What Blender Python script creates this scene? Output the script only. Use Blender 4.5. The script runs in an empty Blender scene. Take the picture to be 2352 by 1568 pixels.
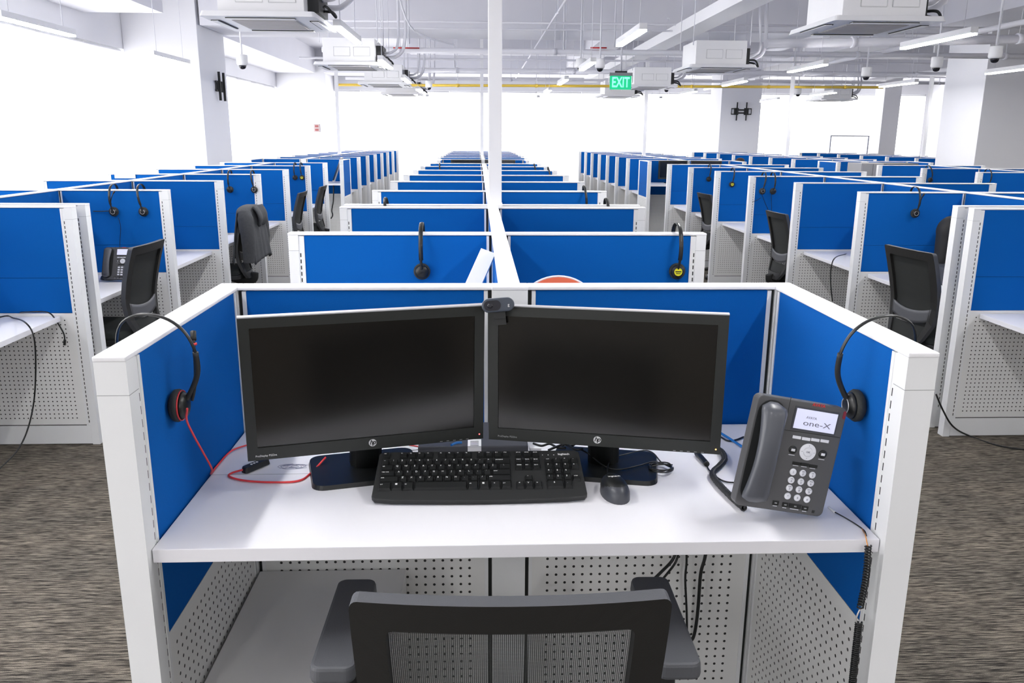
import bpy, bmesh, math, random
from mathutils import Vector, Matrix, Euler
random.seed(7)
PI = math.pi
R = math.radians
scene = bpy.context.scene
col = scene.collection

# ------------------------------------------------------------------ camera
F_PX, PITCH, YAW, ROLL, CAM_H = 1883.38, 13.9934, 2.3663, 0.326, 1.7083
cd = bpy.data.cameras.new('camera'); cam = bpy.data.objects.new('camera', cd); col.objects.link(cam)
cd.sensor_fit = 'HORIZONTAL'; cd.sensor_width = 36.0; cd.lens = F_PX * 36.0 / 2352.0
cd.clip_start = 0.05; cd.clip_end = 200
def cam_axes():
    p, y, r = R(PITCH), R(YAW), R(ROLL)
    F = Vector((math.sin(y)*math.cos(p), math.cos(y)*math.cos(p), -math.sin(p)))
    Rt = Vector((math.cos(y), -math.sin(y), 0)); U = Rt.cross(F)
    return Rt*math.cos(r)+U*math.sin(r), -Rt*math.sin(r)+U*math.cos(r), F
_r, _u, _f = cam_axes()
cam.matrix_world = Matrix(((_r.x, _u.x, -_f.x, 0), (_r.y, _u.y, -_f.y, 0), (_r.z, _u.z, -_f.z, CAM_H), (0, 0, 0, 1)))
scene.camera = cam

# ------------------------------------------------------------------ world, exposure
w = bpy.data.worlds.new('daylight'); scene.world = w; w.use_nodes = True
w.node_tree.nodes['Background'].inputs[0].default_value = (0.93, 0.96, 1.0, 1)
w.node_tree.nodes['Background'].inputs[1].default_value = 1.0
scene.view_settings.view_transform = 'Standard'; scene.view_settings.look = 'None'
scene.view_settings.exposure = 1.28; scene.view_settings.gamma = 1.0
scene.view_settings.use_curve_mapping = False
LAMP_E = 40.0       # glow of the ceiling lamps
BLIND_E = 1.45      # glow of the daylit roller blinds

# ------------------------------------------------------------------ layout numbers (metres)
ZT = 1.34           # top of every partition
ZB = 0.762          # where blue fabric meets perforated metal
ZDK = 0.745         # normal desk top
ZD = 0.968          # raised end-desk top
T = 0.055           # partition thickness
PIT = 1.2339
ROW_A = [3.297, 4.531]
ROW_B = [4.689 + PIT*k for k in range(7)]
ROW_C = [14.25 + PIT*k for k in range(1, 8)]
WX0, WX1, WY0, WY1, CEIL = -5.75, 14.0, -8.0, 26.0, 4.1

# ------------------------------------------------------------------ materials
MATS = {}
def mat(name, c, rough=0.5, metal=0.0, spec=0.5, emit=None, es=0.0, noise=0.0, nscale=60.0, bump=0.0, bscale=300.0, coat=0.0):
    if name in MATS: return MATS[name]
    m = bpy.data.materials.new(name); m.use_nodes = True; nt = m.node_tree
    b = nt.nodes['Principled BSDF']
    b.inputs['Base Color'].default_value = (*c, 1); b.inputs['Roughness'].default_value = rough
    b.inputs['Metallic'].default_value = metal; b.inputs['Specular IOR Level'].default_value = spec
    if coat: b.inputs['Coat Weight'].default_value = coat
    if emit: b.inputs['Emission Color'].default_value = (*emit, 1); b.inputs['Emission Strength'].default_value = es
    if noise or bump:
        tc = nt.nodes.new('ShaderNodeTexCoord')
    if noise:
        n = nt.nodes.new('ShaderNodeTexNoise'); n.inputs['Scale'].default_value = nscale; n.inputs['Detail'].default_value = 3
        nt.links.new(tc.outputs['Object'], n.inputs['Vector'])
        mx = nt.nodes.new('ShaderNodeMix'); mx.data_type = 'RGBA'
        mx.inputs[6].default_value = (*[max(0, v*(1-noise)) for v in c], 1); mx.inputs[7].default_value = (*[min(1, v*(1+noise)) for v in c], 1)
        nt.links.new(n.outputs['Fac'], mx.inputs[0]); nt.links.new(mx.outputs[2], b.inputs['Base Color'])
    if bump:
        n2 = nt.nodes.new('ShaderNodeTexNoise'); n2.inputs['Scale'].default_value = bscale; n2.inputs['Detail'].default_value = 2
        nt.links.new(tc.outputs['Object'], n2.inputs['Vector'])
        bp = nt.nodes.new('ShaderNodeBump'); bp.inputs['Strength'].default_value = bump; bp.inputs['Distance'].default_value = 0.001
        nt.links.new(n2.outputs['Fac'], bp.inputs['Height']); nt.links.new(bp.outputs['Normal'], b.inputs['Normal'])
    MATS[name] = m; return m

M_WHITE = mat('powder_coated_white', (0.80, 0.81, 0.815), 0.42, noise=0.015, nscale=8)
M_RAIL = mat('white_anodised_rail', (0.84, 0.84, 0.86), 0.35)
M_BLUE = mat('royal_blue_fabric', (0.001, 0.100, 0.395), 0.92, spec=0.15, noise=0.10, nscale=500, bump=0.5, bscale=1200)
M_GROOVE = mat('dark_channel', (0.02, 0.022, 0.02), 0.7)
M_DESK = mat('white_laminate', (0.82, 0.815, 0.85), 0.38, noise=0.02, nscale=5)
M_EDGE = M_DESK
M_WALL = mat('white_paint', (0.80, 0.80, 0.83), 0.8, noise=0.01, nscale=3)
M_CEIL = mat('ceiling_paint', (0.74, 0.74, 0.79), 0.85, noise=0.03, nscale=1.5)
M_PIPE = mat('painted_pipe', (0.72, 0.72, 0.77), 0.6)
M_YPIPE = mat('yellow_pipe', (0.75, 0.52, 0.06), 0.5)
M_REDMARK = mat('red_band', (0.6, 0.05, 0.05), 0.5)
M_ACW = mat('ac_white_plastic', (0.82, 0.82, 0.83), 0.4)
M_ACG = mat('ac_grille_beige', (0.52, 0.50, 0.49), 0.6)
M_BLK = mat('black_plastic', (0.009, 0.010, 0.010), 0.38, bump=0.15, bscale=900)
M_BLK2 = mat('black_matte_plastic', (0.013, 0.014, 0.014), 0.55, bump=0.2, bscale=700)
M_SCREEN = mat('matte_lcd_screen', (0.0012, 0.0010, 0.0006), 0.21, spec=0.8)
M_BEZEL = mat('monitor_bezel', (0.014, 0.016, 0.014), 0.42, bump=0.3, bscale=1500)
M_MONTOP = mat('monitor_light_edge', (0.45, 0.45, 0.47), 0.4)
M_SILVER = mat('silver_badge', (0.7, 0.7, 0.7), 0.3, 0.6)
M_LOGO = mat('white_print', (0.78, 0.78, 0.78), 0.6)
M_DIM = mat('grey_print', (0.30, 0.31, 0.31), 0.6)
M_PHONE = mat('phone_grey_plastic', (0.088, 0.088, 0.092), 0.5, noise=0.05, nscale=400)
M_HAND = mat('handset_grey_plastic', (0.085, 0.090, 0.105), 0.33, coat=0.15)
M_BTNW = mat('white_button', (0.82, 0.83, 0.88), 0.45)
M_LCD = mat('phone_lcd', (0.52, 0.53, 0.66), 0.3, emit=(0.62, 0.64, 0.85), es=0.25)
M_LCDT = mat('lcd_ink', (0.20, 0.20, 0.26), 0.5)
M_REDP = mat('red_plastic', (0.62, 0.03, 0.03), 0.4)
M_REDC = mat('red_cable', (0.72, 0.045, 0.05), 0.45)
M_BLUEC = mat('blue_cable', (0.01, 0.16, 0.50), 0.45)
M_CUSH = mat('ear_cushion', (0.025, 0.027, 0.025), 0.8, bump=0.5, bscale=500)
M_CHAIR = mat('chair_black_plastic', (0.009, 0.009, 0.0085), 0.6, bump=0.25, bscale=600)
M_CHTOP = mat('chair_grey_and_lit_rim', (0.080, 0.083, 0.092), 0.55, bump=0.35, bscale=500)
M_SEAT = mat('black_seat_fabric', (0.020, 0.024, 0.023), 0.95, noise=0.3, nscale=300)
M_PANELFAB = mat('dark_mesh_fabric', (0.014, 0.016, 0.015), 0.85, noise=0.3, nscale=500)
M_CHROME = mat('metal_grey', (0.35, 0.35, 0.36), 0.3, 0.9)
M_JACKET = mat('charcoal_wool', (0.060, 0.063, 0.068), 0.95, noise=0.25, nscale=60, bump=0.8, bscale=250)
M_ORANGE = mat('orange_card', (1.0, 0.20, 0.09), 0.5)
M_CREAM = mat('cream_plastic', (0.8, 0.74, 0.6), 0.5)
M_PED = mat('pedestal_grey_white', (0.74, 0.73, 0.72), 0.55, noise=0.02, nscale=6)
M_CAB1 = mat('cabinet_light_grey', (0.32, 0.32, 0.33), 0.5)
M_CAB2 = mat('cabinet_dark_grey', (0.11, 0.115, 0.12), 0.5)
M_SKIN = mat('skin', (0.55, 0.30, 0.20), 0.55)
M_HAIR = mat('brown_hair', (0.035, 0.018, 0.012), 0.8)
M_SHIRT = mat('dark_shirt', (0.03, 0.04, 0.07), 0.9)
M_TROUSER = mat('dark_trousers', (0.02, 0.02, 0.025), 0.9)
M_GREEN = mat('exit_green', (0.2, 0.8, 0.5), 0.4, emit=(0.20, 1.0, 0.48), es=0.55)
M_GREENP = mat('exit_panel', (0.0, 0.35, 0.16), 0.3, emit=(0.0, 0.55, 0.24), es=0.30)
M_LAMP = mat('lamp_diffuser', (0.9, 0.9, 0.9), 0.5, emit=(1.0, 0.99, 0.985), es=LAMP_E)
M_BLIND = mat('daylit_blind', (0.8, 0.8, 0.8), 0.9, emit=(1.0, 0.995, 1.0), es=BLIND_E)
M_LED = mat('orange_led', (0.8, 0.3, 0.05), 0.4, emit=(1, 0.35, 0.05), es=6)
M_LEDR = mat('red_led', (0.8, 0.05, 0.05), 0.4, emit=(1, 0.08, 0.08), es=2.5)
M_LENS = mat('dark_lens', (0.01, 0.01, 0.015), 0.08)
M_WEBCAM = mat('webcam_slate', (0.045, 0.055, 0.075), 0.35)
M_MOUSETRIM = mat('mouse_grey_trim', (0.045, 0.048, 0.058), 0.4)
M_YEL = mat('yellow_sticker', (0.75, 0.70, 0.02), 0.5)
M_COPPER = mat('copper_wire', (0.7, 0.30, 0.08), 0.3, 0.7)
M_BAG = mat('black_nylon', (0.010, 0.010, 0.011), 0.7, bump=0.4, bscale=300)
M_CRATE = mat('slate_plastic', (0.055, 0.058, 0.07), 0.5)
M_PAPER = mat('white_paper', (0.85, 0.85, 0.87), 0.7)
M_BLUEG = mat('sketch_ink', (0.25, 0.27, 0.38), 0.8)

def m_perf():
    m = bpy.data.materials.new('perforated_metal'); m.use_nodes = True; nt = m.node_tree; N = nt.nodes; L = nt.links
    b = N['Principled BSDF']; b.inputs['Roughness'].default_value = 0.5
    uv = N.new('ShaderNodeUVMap')
    fr = N.new('ShaderNodeVectorMath'); fr.operation = 'FRACTION'; L.new(uv.outputs[0], fr.inputs[0])
    sb = N.new('ShaderNodeVectorMath'); sb.operation = 'SUBTRACT'; sb.inputs[1].default_value = (0.5, 0.5, 0); L.new(fr.outputs[0], sb.inputs[0])
    ln = N.new('ShaderNodeVectorMath'); ln.operation = 'LENGTH'; L.new(sb.outputs[0], ln.inputs[0])
    lt = N.new('ShaderNodeMath'); lt.operation = 'LESS_THAN'; lt.inputs[1].default_value = 0.155; L.new(ln.outputs['Value'], lt.inputs[0])
    mx = N.new('ShaderNodeMix'); mx.data_type = 'RGBA'
    mx.inputs[6].default_value = (0.80, 0.80, 0.785, 1); mx.inputs[7].default_value = (0.018, 0.018, 0.018, 1)
    L.new(lt.outputs[0], mx.inputs[0]); L.new(mx.outputs[2], b.inputs['Base Color'])
    return m
M_PERF = m_perf()
M_PANELMETAL = mat('panel_metal', (0.80, 0.80, 0.785), 0.5)

def m_slots():
    m = bpy.data.materials.new('slotted_strip'); m.use_nodes = True; nt = m.node_tree; N = nt.nodes; L = nt.links
    b = N['Principled BSDF']; b.inputs['Roughness'].default_value = 0.5
    uv = N.new('ShaderNodeUVMap'); sp = N.new('ShaderNodeSeparateXYZ'); L.new(uv.outputs[0], sp.inputs[0])
    fx = N.new('ShaderNodeMath'); fx.operation = 'FRACT'; L.new(sp.outputs[1], fx.inputs[0])
    a = N.new('ShaderNodeMath'); a.operation = 'LESS_THAN'; a.inputs[1].default_value = 0.62; L.new(fx.outputs[0], a.inputs[0])
    s = N.new('ShaderNodeMath'); s.operation = 'SUBTRACT'; s.inputs[1].default_value = 0.5; L.new(sp.outputs[0], s.inputs[0])
    ab = N.new('ShaderNodeMath'); ab.operation = 'ABSOLUTE'; L.new(s.outputs[0], ab.inputs[0])
    c = N.new('ShaderNodeMath'); c.operation = 'LESS_THAN'; c.inputs[1].default_value = 0.2; L.new(ab.outputs[0], c.inputs[0])
    mu = N.new('ShaderNodeMath'); mu.operation = 'MULTIPLY'; L.new(a.outputs[0], mu.inputs[0]); L.new(c.outputs[0], mu.inputs[1])
    mx = N.new('ShaderNodeMix'); mx.data_type = 'RGBA'
    mx.inputs[6].default_value = (0.80, 0.81, 0.80, 1); mx.inputs[7].default_value = (0.03, 0.03, 0.03, 1)
    L.new(mu.outputs[0], mx.inputs[0]); L.new(mx.outputs[2], b.inputs['Base Color'])
    return m
M_SLOT = m_slots()

def m_carpet():
    m = bpy.data.materials.new('striated_carpet'); m.use_nodes = True; nt = m.node_tree; N = nt.nodes; L = nt.links
    b = N['Principled BSDF']; b.inputs['Roughness'].default_value = 0.97; b.inputs['Specular IOR Level'].default_value = 0.1
    tc = N.new('ShaderNodeTexCoord')
    def noise(sx, sy, det, off=0):
        mp = N.new('ShaderNodeMapping'); mp.inputs['Scale'].default_value = (sx, sy, 1); mp.inputs['Location'].default_value = (off, off, 0)
        L.new(tc.outputs['Object'], mp.inputs[0]); n = N.new('ShaderNodeTexNoise'); n.inputs['Scale'].default_value = 1; n.inputs['Detail'].default_value = det
        L.new(mp.outputs[0], n.inputs['Vector']); return n
    n1 = noise(9, 150, 2); n2 = noise(26, 300, 1, 5); n3 = noise(1.6, 5, 2, 9); n4 = noise(420, 420, 0, 3)
    r1 = N.new('ShaderNodeValToRGB'); e = r1.color_ramp.elements
    e[0].position = 0.36; e[0].color = (0.018, 0.016, 0.015, 1); e[1].position = 0.60; e[1].color = (0.27, 0.235, 0.19, 1)
    k = r1.color_ramp.elements.new(0.47); k.color = (0.095, 0.084, 0.070, 1)
    ad = N.new('ShaderNodeMath'); ad.operation = 'MULTIPLY_ADD'; ad.inputs[1].default_value = 0.62
    L.new(n1.outputs['Fac'], ad.inputs[0])
    m2 = N.new('ShaderNodeMath'); m2.operation = 'MULTIPLY'; m2.inputs[1].default_value = 0.38; L.new(n2.outputs['Fac'], m2.inputs[0]); L.new(m2.outputs[0], ad.inputs[2])
    L.new(ad.outputs[0], r1.inputs[0])
    mx = N.new('ShaderNodeMix'); mx.data_type = 'RGBA'; mx.blend_type = 'MULTIPLY'; mx.inputs[0].default_value = 0.35
    L.new(r1.outputs[0], mx.inputs[6])
    r3 = N.new('ShaderNodeValToRGB'); r3.color_ramp.elements[0].position = 0.4; r3.color_ramp.elements[0].color = (0.45, 0.5, 0.55, 1); r3.color_ramp.elements[1].position = 0.6
    L.new(n3.outputs['Fac'], r3.inputs[0]); L.new(r3.outputs[0], mx.inputs[7])
    mx2 = N.new('ShaderNodeMix'); mx2.data_type = 'RGBA'; mx2.blend_type = 'OVERLAY'; mx2.inputs[0].default_value = 0.6
    L.new(mx.outputs[2], mx2.inputs[6]); L.new(n4.outputs['Fac'], mx2.inputs[7]); L.new(mx2.outputs[2], b.inputs['Base Color'])
    bp = N.new('ShaderNodeBump'); bp.inputs['Strength'].default_value = 0.5; bp.inputs['Distance'].default_value = 0.003
    L.new(n2.outputs['Fac'], bp.inputs['Height']); L.new(bp.outputs[0], b.inputs['Normal'])
    return m
M_CARPET = m_carpet()

def m_mesh():
    m = bpy.data.materials.new('open_chair_mesh'); m.use_nodes = True; nt = m.node_tree; N = nt.nodes; L = nt.links
    b = N['Principled BSDF']; b.inputs['Base Color'].default_value = (0.03, 0.033, 0.033, 1); b.inputs['Roughness'].default_value = 0.7
    uv = N.new('ShaderNodeUVMap'); fr = N.new('ShaderNodeVectorMath'); fr.operation = 'FRACTION'; L.new(uv.outputs[0], fr.inputs[0])
    sb = N.new('ShaderNodeVectorMath'); sb.operation = 'SUBTRACT'; sb.inputs[1].default_value = (0.5, 0.5, 0); L.new(fr.outputs[0], sb.inputs[0])
    ln = N.new('ShaderNodeVectorMath'); ln.operation = 'LENGTH'; L.new(sb.outputs[0], ln.inputs[0])
    gt = N.new('ShaderNodeMath'); gt.operation = 'GREATER_THAN'; gt.inputs[1].default_value = 0.36; L.new(ln.outputs['Value'], gt.inputs[0])
    L.new(gt.outputs[0], b.inputs['Alpha'])
    return m
M_MESH = m_mesh()

# ------------------------------------------------------------------ mesh builder
class MB:
    def __init__(s):
        s.v, s.f, s.m, s.uv, s.sm, s.mats = [], [], [], [], [], []
    def mi(s, m):
        if m not in s.mats: s.mats.append(m)
        return s.mats.index(m)
    def face(s, idx, m, uv=None, smooth=False):
        s.f.append(idx); s.m.append(s.mi(m)); s.uv.append(uv); s.sm.append(smooth)
    def box(s, a, b, m, M=None):
        x0, y0, z0 = a; x1, y1, z1 = b
        if x0 > x1: x0, x1 = x1, x0
        if y0 > y1: y0, y1 = y1, y0
        if z0 > z1: z0, z1 = z1, z0
        k = len(s.v)
        for p in ((x0,y0,z0),(x1,y0,z0),(x1,y1,z0),(x0,y1,z0),(x0,y0,z1),(x1,y0,z1),(x1,y1,z1),(x0,y1,z1)):
            s.v.append(M @ Vector(p) if M else Vector(p))
        for f in ((0,3,2,1),(4,5,6,7),(0,1,5,4),(1,2,6,5),(2,3,7,6),(3,0,4,7)): s.face(tuple(k+i for i in f), m)
    def quad(s, pts, m, uv=None):
        k = len(s.v); s.v += [Vector(p) for p in pts]; s.face((k,k+1,k+2,k+3), m, uv)
    def prism(s, poly, z0, z1, m, M=None, smooth=False, top=None):
        """polygon in xy extruded along z; top = optional scale of the upper outline"""
        k = len(s.v); n = len(poly)
        cx = sum(p[0] for p in poly)/n; cy = sum(p[1] for p in poly)/n
        for z, q in ((z0, 1), (z1, top or 1)):
            for x, y in poly:
                p = Vector((cx+(x-cx)*q, cy+(y-cy)*q, z)); s.v.append(M @ p if M else p)
        s.face(tuple(k+i for i in reversed(range(n))), m); s.face(tuple(k+n+i for i in range(n)), m)
        for i in range(n):
            j = (i+1) % n; s.face((k+i, k+j, k+n+j, k+n+i), m, smooth=smooth)
    def tube(s, path, r, m, seg=8, closed=False, caps=True, flat=1.0, up=None):
        pts = [Vector(p) for p in path]; n = len(pts)
        rr = list(r) if isinstance(r, (list, tuple)) else [r]*n
        if len(rr) != n: rr = [rr[min(len(rr)-1, int(i*(len(rr)-1)/(n-1)+.5))] for i in range(n)]
        tang = []
        for i in range(n):
            a = pts[(i-1) % n] if (closed or i > 0) else pts[i]; b = pts[(i+1) % n] if (closed or i < n-1) else pts[i]
            t = (b-a); tang.append(t.normalized() if t.length > 1e-9 else Vector((0,0,1)))
        u = Vector(up) if up else (Vector((0,0,1)) if abs(tang[0].z) < 0.9 else Vector((1,0,0)))
        k = len(s.v)
        for i in range(n):
            t = tang[i]; u = (u - t*u.dot(t)); u = u.normalized() if u.length > 1e-6 else t.orthogonal().normalized()
            w2 = t.cross(u)
            for j in range(seg):
                a = 2*PI*j/seg; s.v.append(pts[i] + (u*math.cos(a)*flat + w2*math.sin(a))*rr[i])
        for i in range(n if closed else n-1):
            i2 = (i+1) % n
            for j in range(seg):
                j2 = (j+1) % seg; s.face((k+i*seg+j, k+i*seg+j2, k+i2*seg+j2, k+i2*seg+j), m, smooth=True)
        if caps and not closed:
            s.face(tuple(k+j for j in reversed(range(seg))), m); s.face(tuple(k+(n-1)*seg+j for j in range(seg)), m)
    def cyl(s, a, b, r, m, seg=16, r2=None):
        s.tube([a, b], [r, r if r2 is None else r2], m, seg)
    def lathe(s, prof, m, seg=24, M=None, smooth=True, closed=False):
        """prof: (radius, z) list"""
        k = len(s.v); n = len(prof)
        for rr, z in prof:
            for j in range(seg):
                a = 2*PI*j/seg; p = Vector((rr*math.cos(a), rr*math.sin(a), z)); s.v.append(M @ p if M else p)
        for i in range(n-1):
            for j in range(seg):
                j2 = (j+1) % seg; s.face((k+i*seg+j, k+i*seg+j2, k+(i+1)*seg+j2, k+(i+1)*seg+j), m, smooth=smooth)
        s.face(tuple(k+j for j in reversed(range(seg))), m); s.face(tuple(k+(n-1)*seg+j for j in range(seg)), m)
    def grid(s, fn, nu, nv, m, uvs=None, thick=0.0, smooth=True):
        k = len(s.v)
        for i in range(nu+1):
            for j in range(nv+1): s.v.append(Vector(fn(i/nu, j/nv)))
        for i in range(nu):
            for j in range(nv):
                a = k+i*(nv+1)+j; q = (a, a+nv+1, a+nv+2, a+1); uv = None
                if uvs: uv = [(uvs[0]*ii/nu, uvs[1]*jj/nv) for ii, jj in ((i,j),(i+1,j),(i+1,j+1),(i,j+1))]
                s.face(q, m, uv, smooth)
    def mesh(s, name, bevel=0.0, solid=0.0):
        me = bpy.data.meshes.new(name); me.from_pydata([tuple(v) for v in s.v], [], s.f)
        for m in s.mats: me.materials.append(m)
        for p, mi_, sm in zip(me.polygons, s.m, s.sm): p.material_index = mi_; p.use_smooth = sm
        if any(u is not None for u in s.uv):
            L = me.uv_layers.new(name='UVMap')
            for p, u in zip(me.polygons, s.uv):
                if u:
                    for li, q in zip(p.loop_indices, u): L.data[li].uv = q
        if bevel or solid:
            bm = bmesh.new(); bm.from_mesh(me)
            if solid: bmesh.ops.solidify(bm, geom=bm.faces[:], thickness=solid)
            if bevel: bmesh.ops.bevel(bm, geom=[e for e in bm.edges if e.calc_face_angle(0) > 0.5], offset=bevel, segments=2, affect='EDGES', profile=0.6)
            bm.to_mesh(me); bm.free()
        me.update(); return me

def link(name, me, parent=None, loc=None, rot=None):
    o = bpy.data.objects.new(name, me); col.objects.link(o)
    if parent is not None: o.parent = parent
    if loc is not None: o.location = loc
    if rot is not None: o.rotation_euler = rot
    return o
def build(mb, name, parent=None, bevel=0.0, solid=0.0, loc=None, rot=None):
    return link(name, mb.mesh(name, bevel, solid), parent, loc, rot)
def tag(o, label=None, cat=None, group=None, kind=None):
    if label: o['label'] = label
    if cat: o['category'] = cat
    if group: o['group'] = group
    if kind: o['kind'] = kind
    return o
def thing(name, label, cat, loc=(0,0,0), rot=(0,0,0), group=None):
    o = bpy.data.objects.new(name, None); col.objects.link(o); o.location = loc; o.rotation_euler = rot
    o.empty_display_size = 0.1
    return tag(o, label, cat, group)
def dup(root, loc=None, rot=None, label=None, group=None, skip=()):
    r = root.copy(); col.objects.link(r)
    if loc is not None: r.location = loc
    if rot is not None: r.rotation_euler = rot
    if label: r['label'] = label
    if group: r['group'] = group
    for ch in root.children:
        if ch.name.split('.')[0] in skip: continue
        c = ch.copy(); col.objects.link(c); c.parent = r
        for g in ch.children:
            d = g.copy(); col.objects.link(d); d.parent = c
    return r
def smooth(pts, n=6, closed=False):
    P = [Vector(p) for p in pts]; out = []; N = len(P)
    rng = range(N if closed else N-1)
    for i in rng:
        p1, p2 = P[i], P[(i+1) % N]
        p0 = P[(i-1) % N] if (closed or i > 0) else p1*2-p2
        p3 = P[(i+2) % N] if (closed or i < N-2) else p2*2-p1
        for k in range(n):
            t = k/n
            out.append(0.5*((2*p1)+(p2-p0)*t+(2*p0-5*p1+4*p2-p3)*t*t+(3*p1-p0-3*p2+p3)*t**3))
    if not closed: out.append(P[-1])
    return out
def rrect(w_, h_, r, n=5):
    out = []
    for cx, cy, a0 in ((w_/2-r, h_/2-r, 0), (-w_/2+r, h_/2-r, 90), (-w_/2+r, -h_/2+r, 180), (w_/2-r, -h_/2+r, 270)):
        for i in range(n+1):
            a = R(a0+90*i/n); out.append((cx+r*math.cos(a), cy+r*math.sin(a)))
    return out
_txt = {}
def text_mesh(s, size, m, depth=0.0002, shear=0.0, align='CENTER', spacing=1.0, bold=0.0):
    key = (s, size, m.name, shear, align, spacing, bold)
    if key in _txt: return _txt[key]
    cu = bpy.data.curves.new('t', 'FONT'); cu.body = s; cu.size = size; cu.extrude = depth; cu.shear = shear
    cu.align_x = align; cu.align_y = 'CENTER'; cu.space_character = spacing; cu.offset = bold; cu.resolution_u = 3
    o = bpy.data.objects.new('t', cu); col.objects.link(o)
    dg = bpy.context.evaluated_depsgraph_get(); dg.update()
    me = bpy.data.meshes.new_from_object(o.evaluated_get(dg)); me.materials.clear(); me.materials.append(m)
    bpy.data.objects.remove(o); bpy.data.curves.remove(cu)
    _txt[key] = me; return me
def text_into(mb, s, size, m, M, **k):
    me = text_mesh(s, size, m, **k); b = len(mb.v)
    for v in me.vertices: mb.v.append(M @ v.co)
    for p in me.polygons: mb.face(tuple(b+i for i in p.vertices), m)
ORD = ['first', 'second', 'third', 'fourth', 'fifth', 'sixth', 'seventh', 'eighth', 'ninth', 'tenth', 'eleventh', 'twelfth', 'thirteenth',
       'fourteenth', 'fifteenth', 'sixteenth', 'seventeenth', 'eighteenth', 'nineteenth', 'twentieth', 'twenty-first', 'twenty-second', 'twenty-third', 'twenty-fourth']
def struct(mb, name, bevel=0.0): return tag(build(mb, name, None, bevel), kind='structure')

# ------------------------------------------------------------------ room shell
m = MB(); m.box((WX0-.4, WY0-.3, -.12), (WX1+.3, WY1+.4, 0), M_CARPET); struct(m, 'floor')
m = MB(); m.box((WX0-.4, WY0-.3, CEIL), (WX1+.3, WY1+.4, CEIL+.2), M_CEIL); struct(m, 'ceiling')
HEAD = 3.06
m = MB()
m.box((WX0-.3, WY0, HEAD), (WX0, WY1, CEIL), M_WALL); m.box((WX0-.3, WY0, 0), (WX0, WY1, .10), M_WALL)
m.box((WX0-.3, WY0, .10), (WX0, WY0+1.0, HEAD), M_WALL); m.box((WX0-.3, WY1-1.0, .10), (WX0, WY1, HEAD), M_WALL)
struct(m, 'wall_left')
m = MB(); m.box((WX0, WY1, HEAD), (WX1, WY1+.3, CEIL), M_WALL); m.box((WX0, WY1, 0), (WX1, WY1+.3, .10), M_WALL)
m.box((WX0, WY1, .10), (-4.9, WY1+.3, HEAD), M_WALL); m.box((13.9, WY1, .10), (WX1, WY1+.3, HEAD), M_WALL); struct(m, 'wall_far')
m = MB(); m.box((WX1, WY0, 0), (WX1+.3, WY1, CEIL), M_WALL); struct(m, 'wall_right')
m = MB(); m.box((WX0, WY0-.3, 0), (WX1, WY0, CEIL), M_WALL); struct(m, 'wall_back')
# columns
def column_at(name, x0, x1, y0, y1):
    m = MB(); m.box((x0, y0, 0), (x1, y1, CEIL), M_WALL); return struct(m, name, 0.006)
column_at('trim_1', WX0+.002, -4.55, 14.3, 15.75)
column_at('trim_2', 8.58, 9.95, 14.2, 15.45)
column_at('trim_3', 6.62, 7.72, 23.0, 24.1)
column_at('trim_4', WX0+.002, -4.35, 24.7, 25.998)
column_at('trim_5', 11.9, 12.4, 24.6, 25.2)
# beams
def beam(name, a, b): m = MB(); m.box(a, b, M_CEIL); return struct(m, name)
beam('trim_6', (WX0, WY0, 3.44), (-4.6, 13.0, CEIL-.001))
beam('trim_7', (-4.5, 14.32, 3.44), (WX1, 15.9, CEIL-.001))
beam('trim_8', (WX0, 15.76, 3.44), (-4.6, 24.6, CEIL-.001))
beam('trim_9', (7.5, WY0, 3.5), (8.5, 14.3, CEIL-.002))
beam('trim_10', (-4.34, 24.4, 3.44), (WX1, 25.6, CEIL-.001))
beam('trim_11', (2.5, 15.92, 3.62), (3.1, 24.38, CEIL-.002))
beam('trim_12', (-1.6, 20.1, 3.6), (WX1, 20.7, CEIL-.003))
beam('trim_13', (7.5, 15.92, 3.5), (8.5, 24.38, CEIL-.002))
# windows with daylit roller blinds
wi = 0
def window(a, b, wall):
    """glazing bay from a to b along the wall, frame with mullions every ~1.35 m; one roller blind per pane"""
    global wi
    wi += 1; n = max(1, round((b-a)/1.35)); st = (b-a)/n
    W = bpy.data.objects.new('window_%d' % wi, None); col.objects.link(W); W['kind'] = 'structure'
    fr = MB(); gl = MB()
    def P(u0, d0, z0, u1, d1, z1, mb, mt):
        if wall == 'left': mb.box((WX0-.02-d1, u0, z0), (WX0-.02-d0, u1, z1), mt)
        else: mb.box((u0, WY1+.02+d0, z0), (u1, WY1+.02+d1, z1), mt)
    P(a, .10, .10, b, .16, .16, fr, M_RAIL); P(a, .10, HEAD-.06, b, .16, HEAD, fr, M_RAIL)
    for i in range(n+1): P(a+i*st-.025, .10, .16, a+i*st+.025, .16, HEAD-.06, fr, M_RAIL)
    P(a, .10, .86, b, .16, .92, fr, M_RAIL)
    P(a, .125, .16, b, .13, HEAD-.06, gl, MATS['glass'])
    build(fr, 'window_frame', W); build(gl, 'glass_pane', W)
    out = []
    for i in range(n):
        out.append((a+i*st, a+(i+1)*st))
    return out
g = bpy.data.materials.new('glass'); g.use_nodes = True; MATS['glass'] = g
gb = g.node_tree.nodes['Principled BSDF']; gb.inputs['Transmission Weight'].default_value = 1; gb.inputs['Roughness'].default_value = 0; gb.inputs['IOR'].default_value = 1.05
bl = {}
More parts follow.
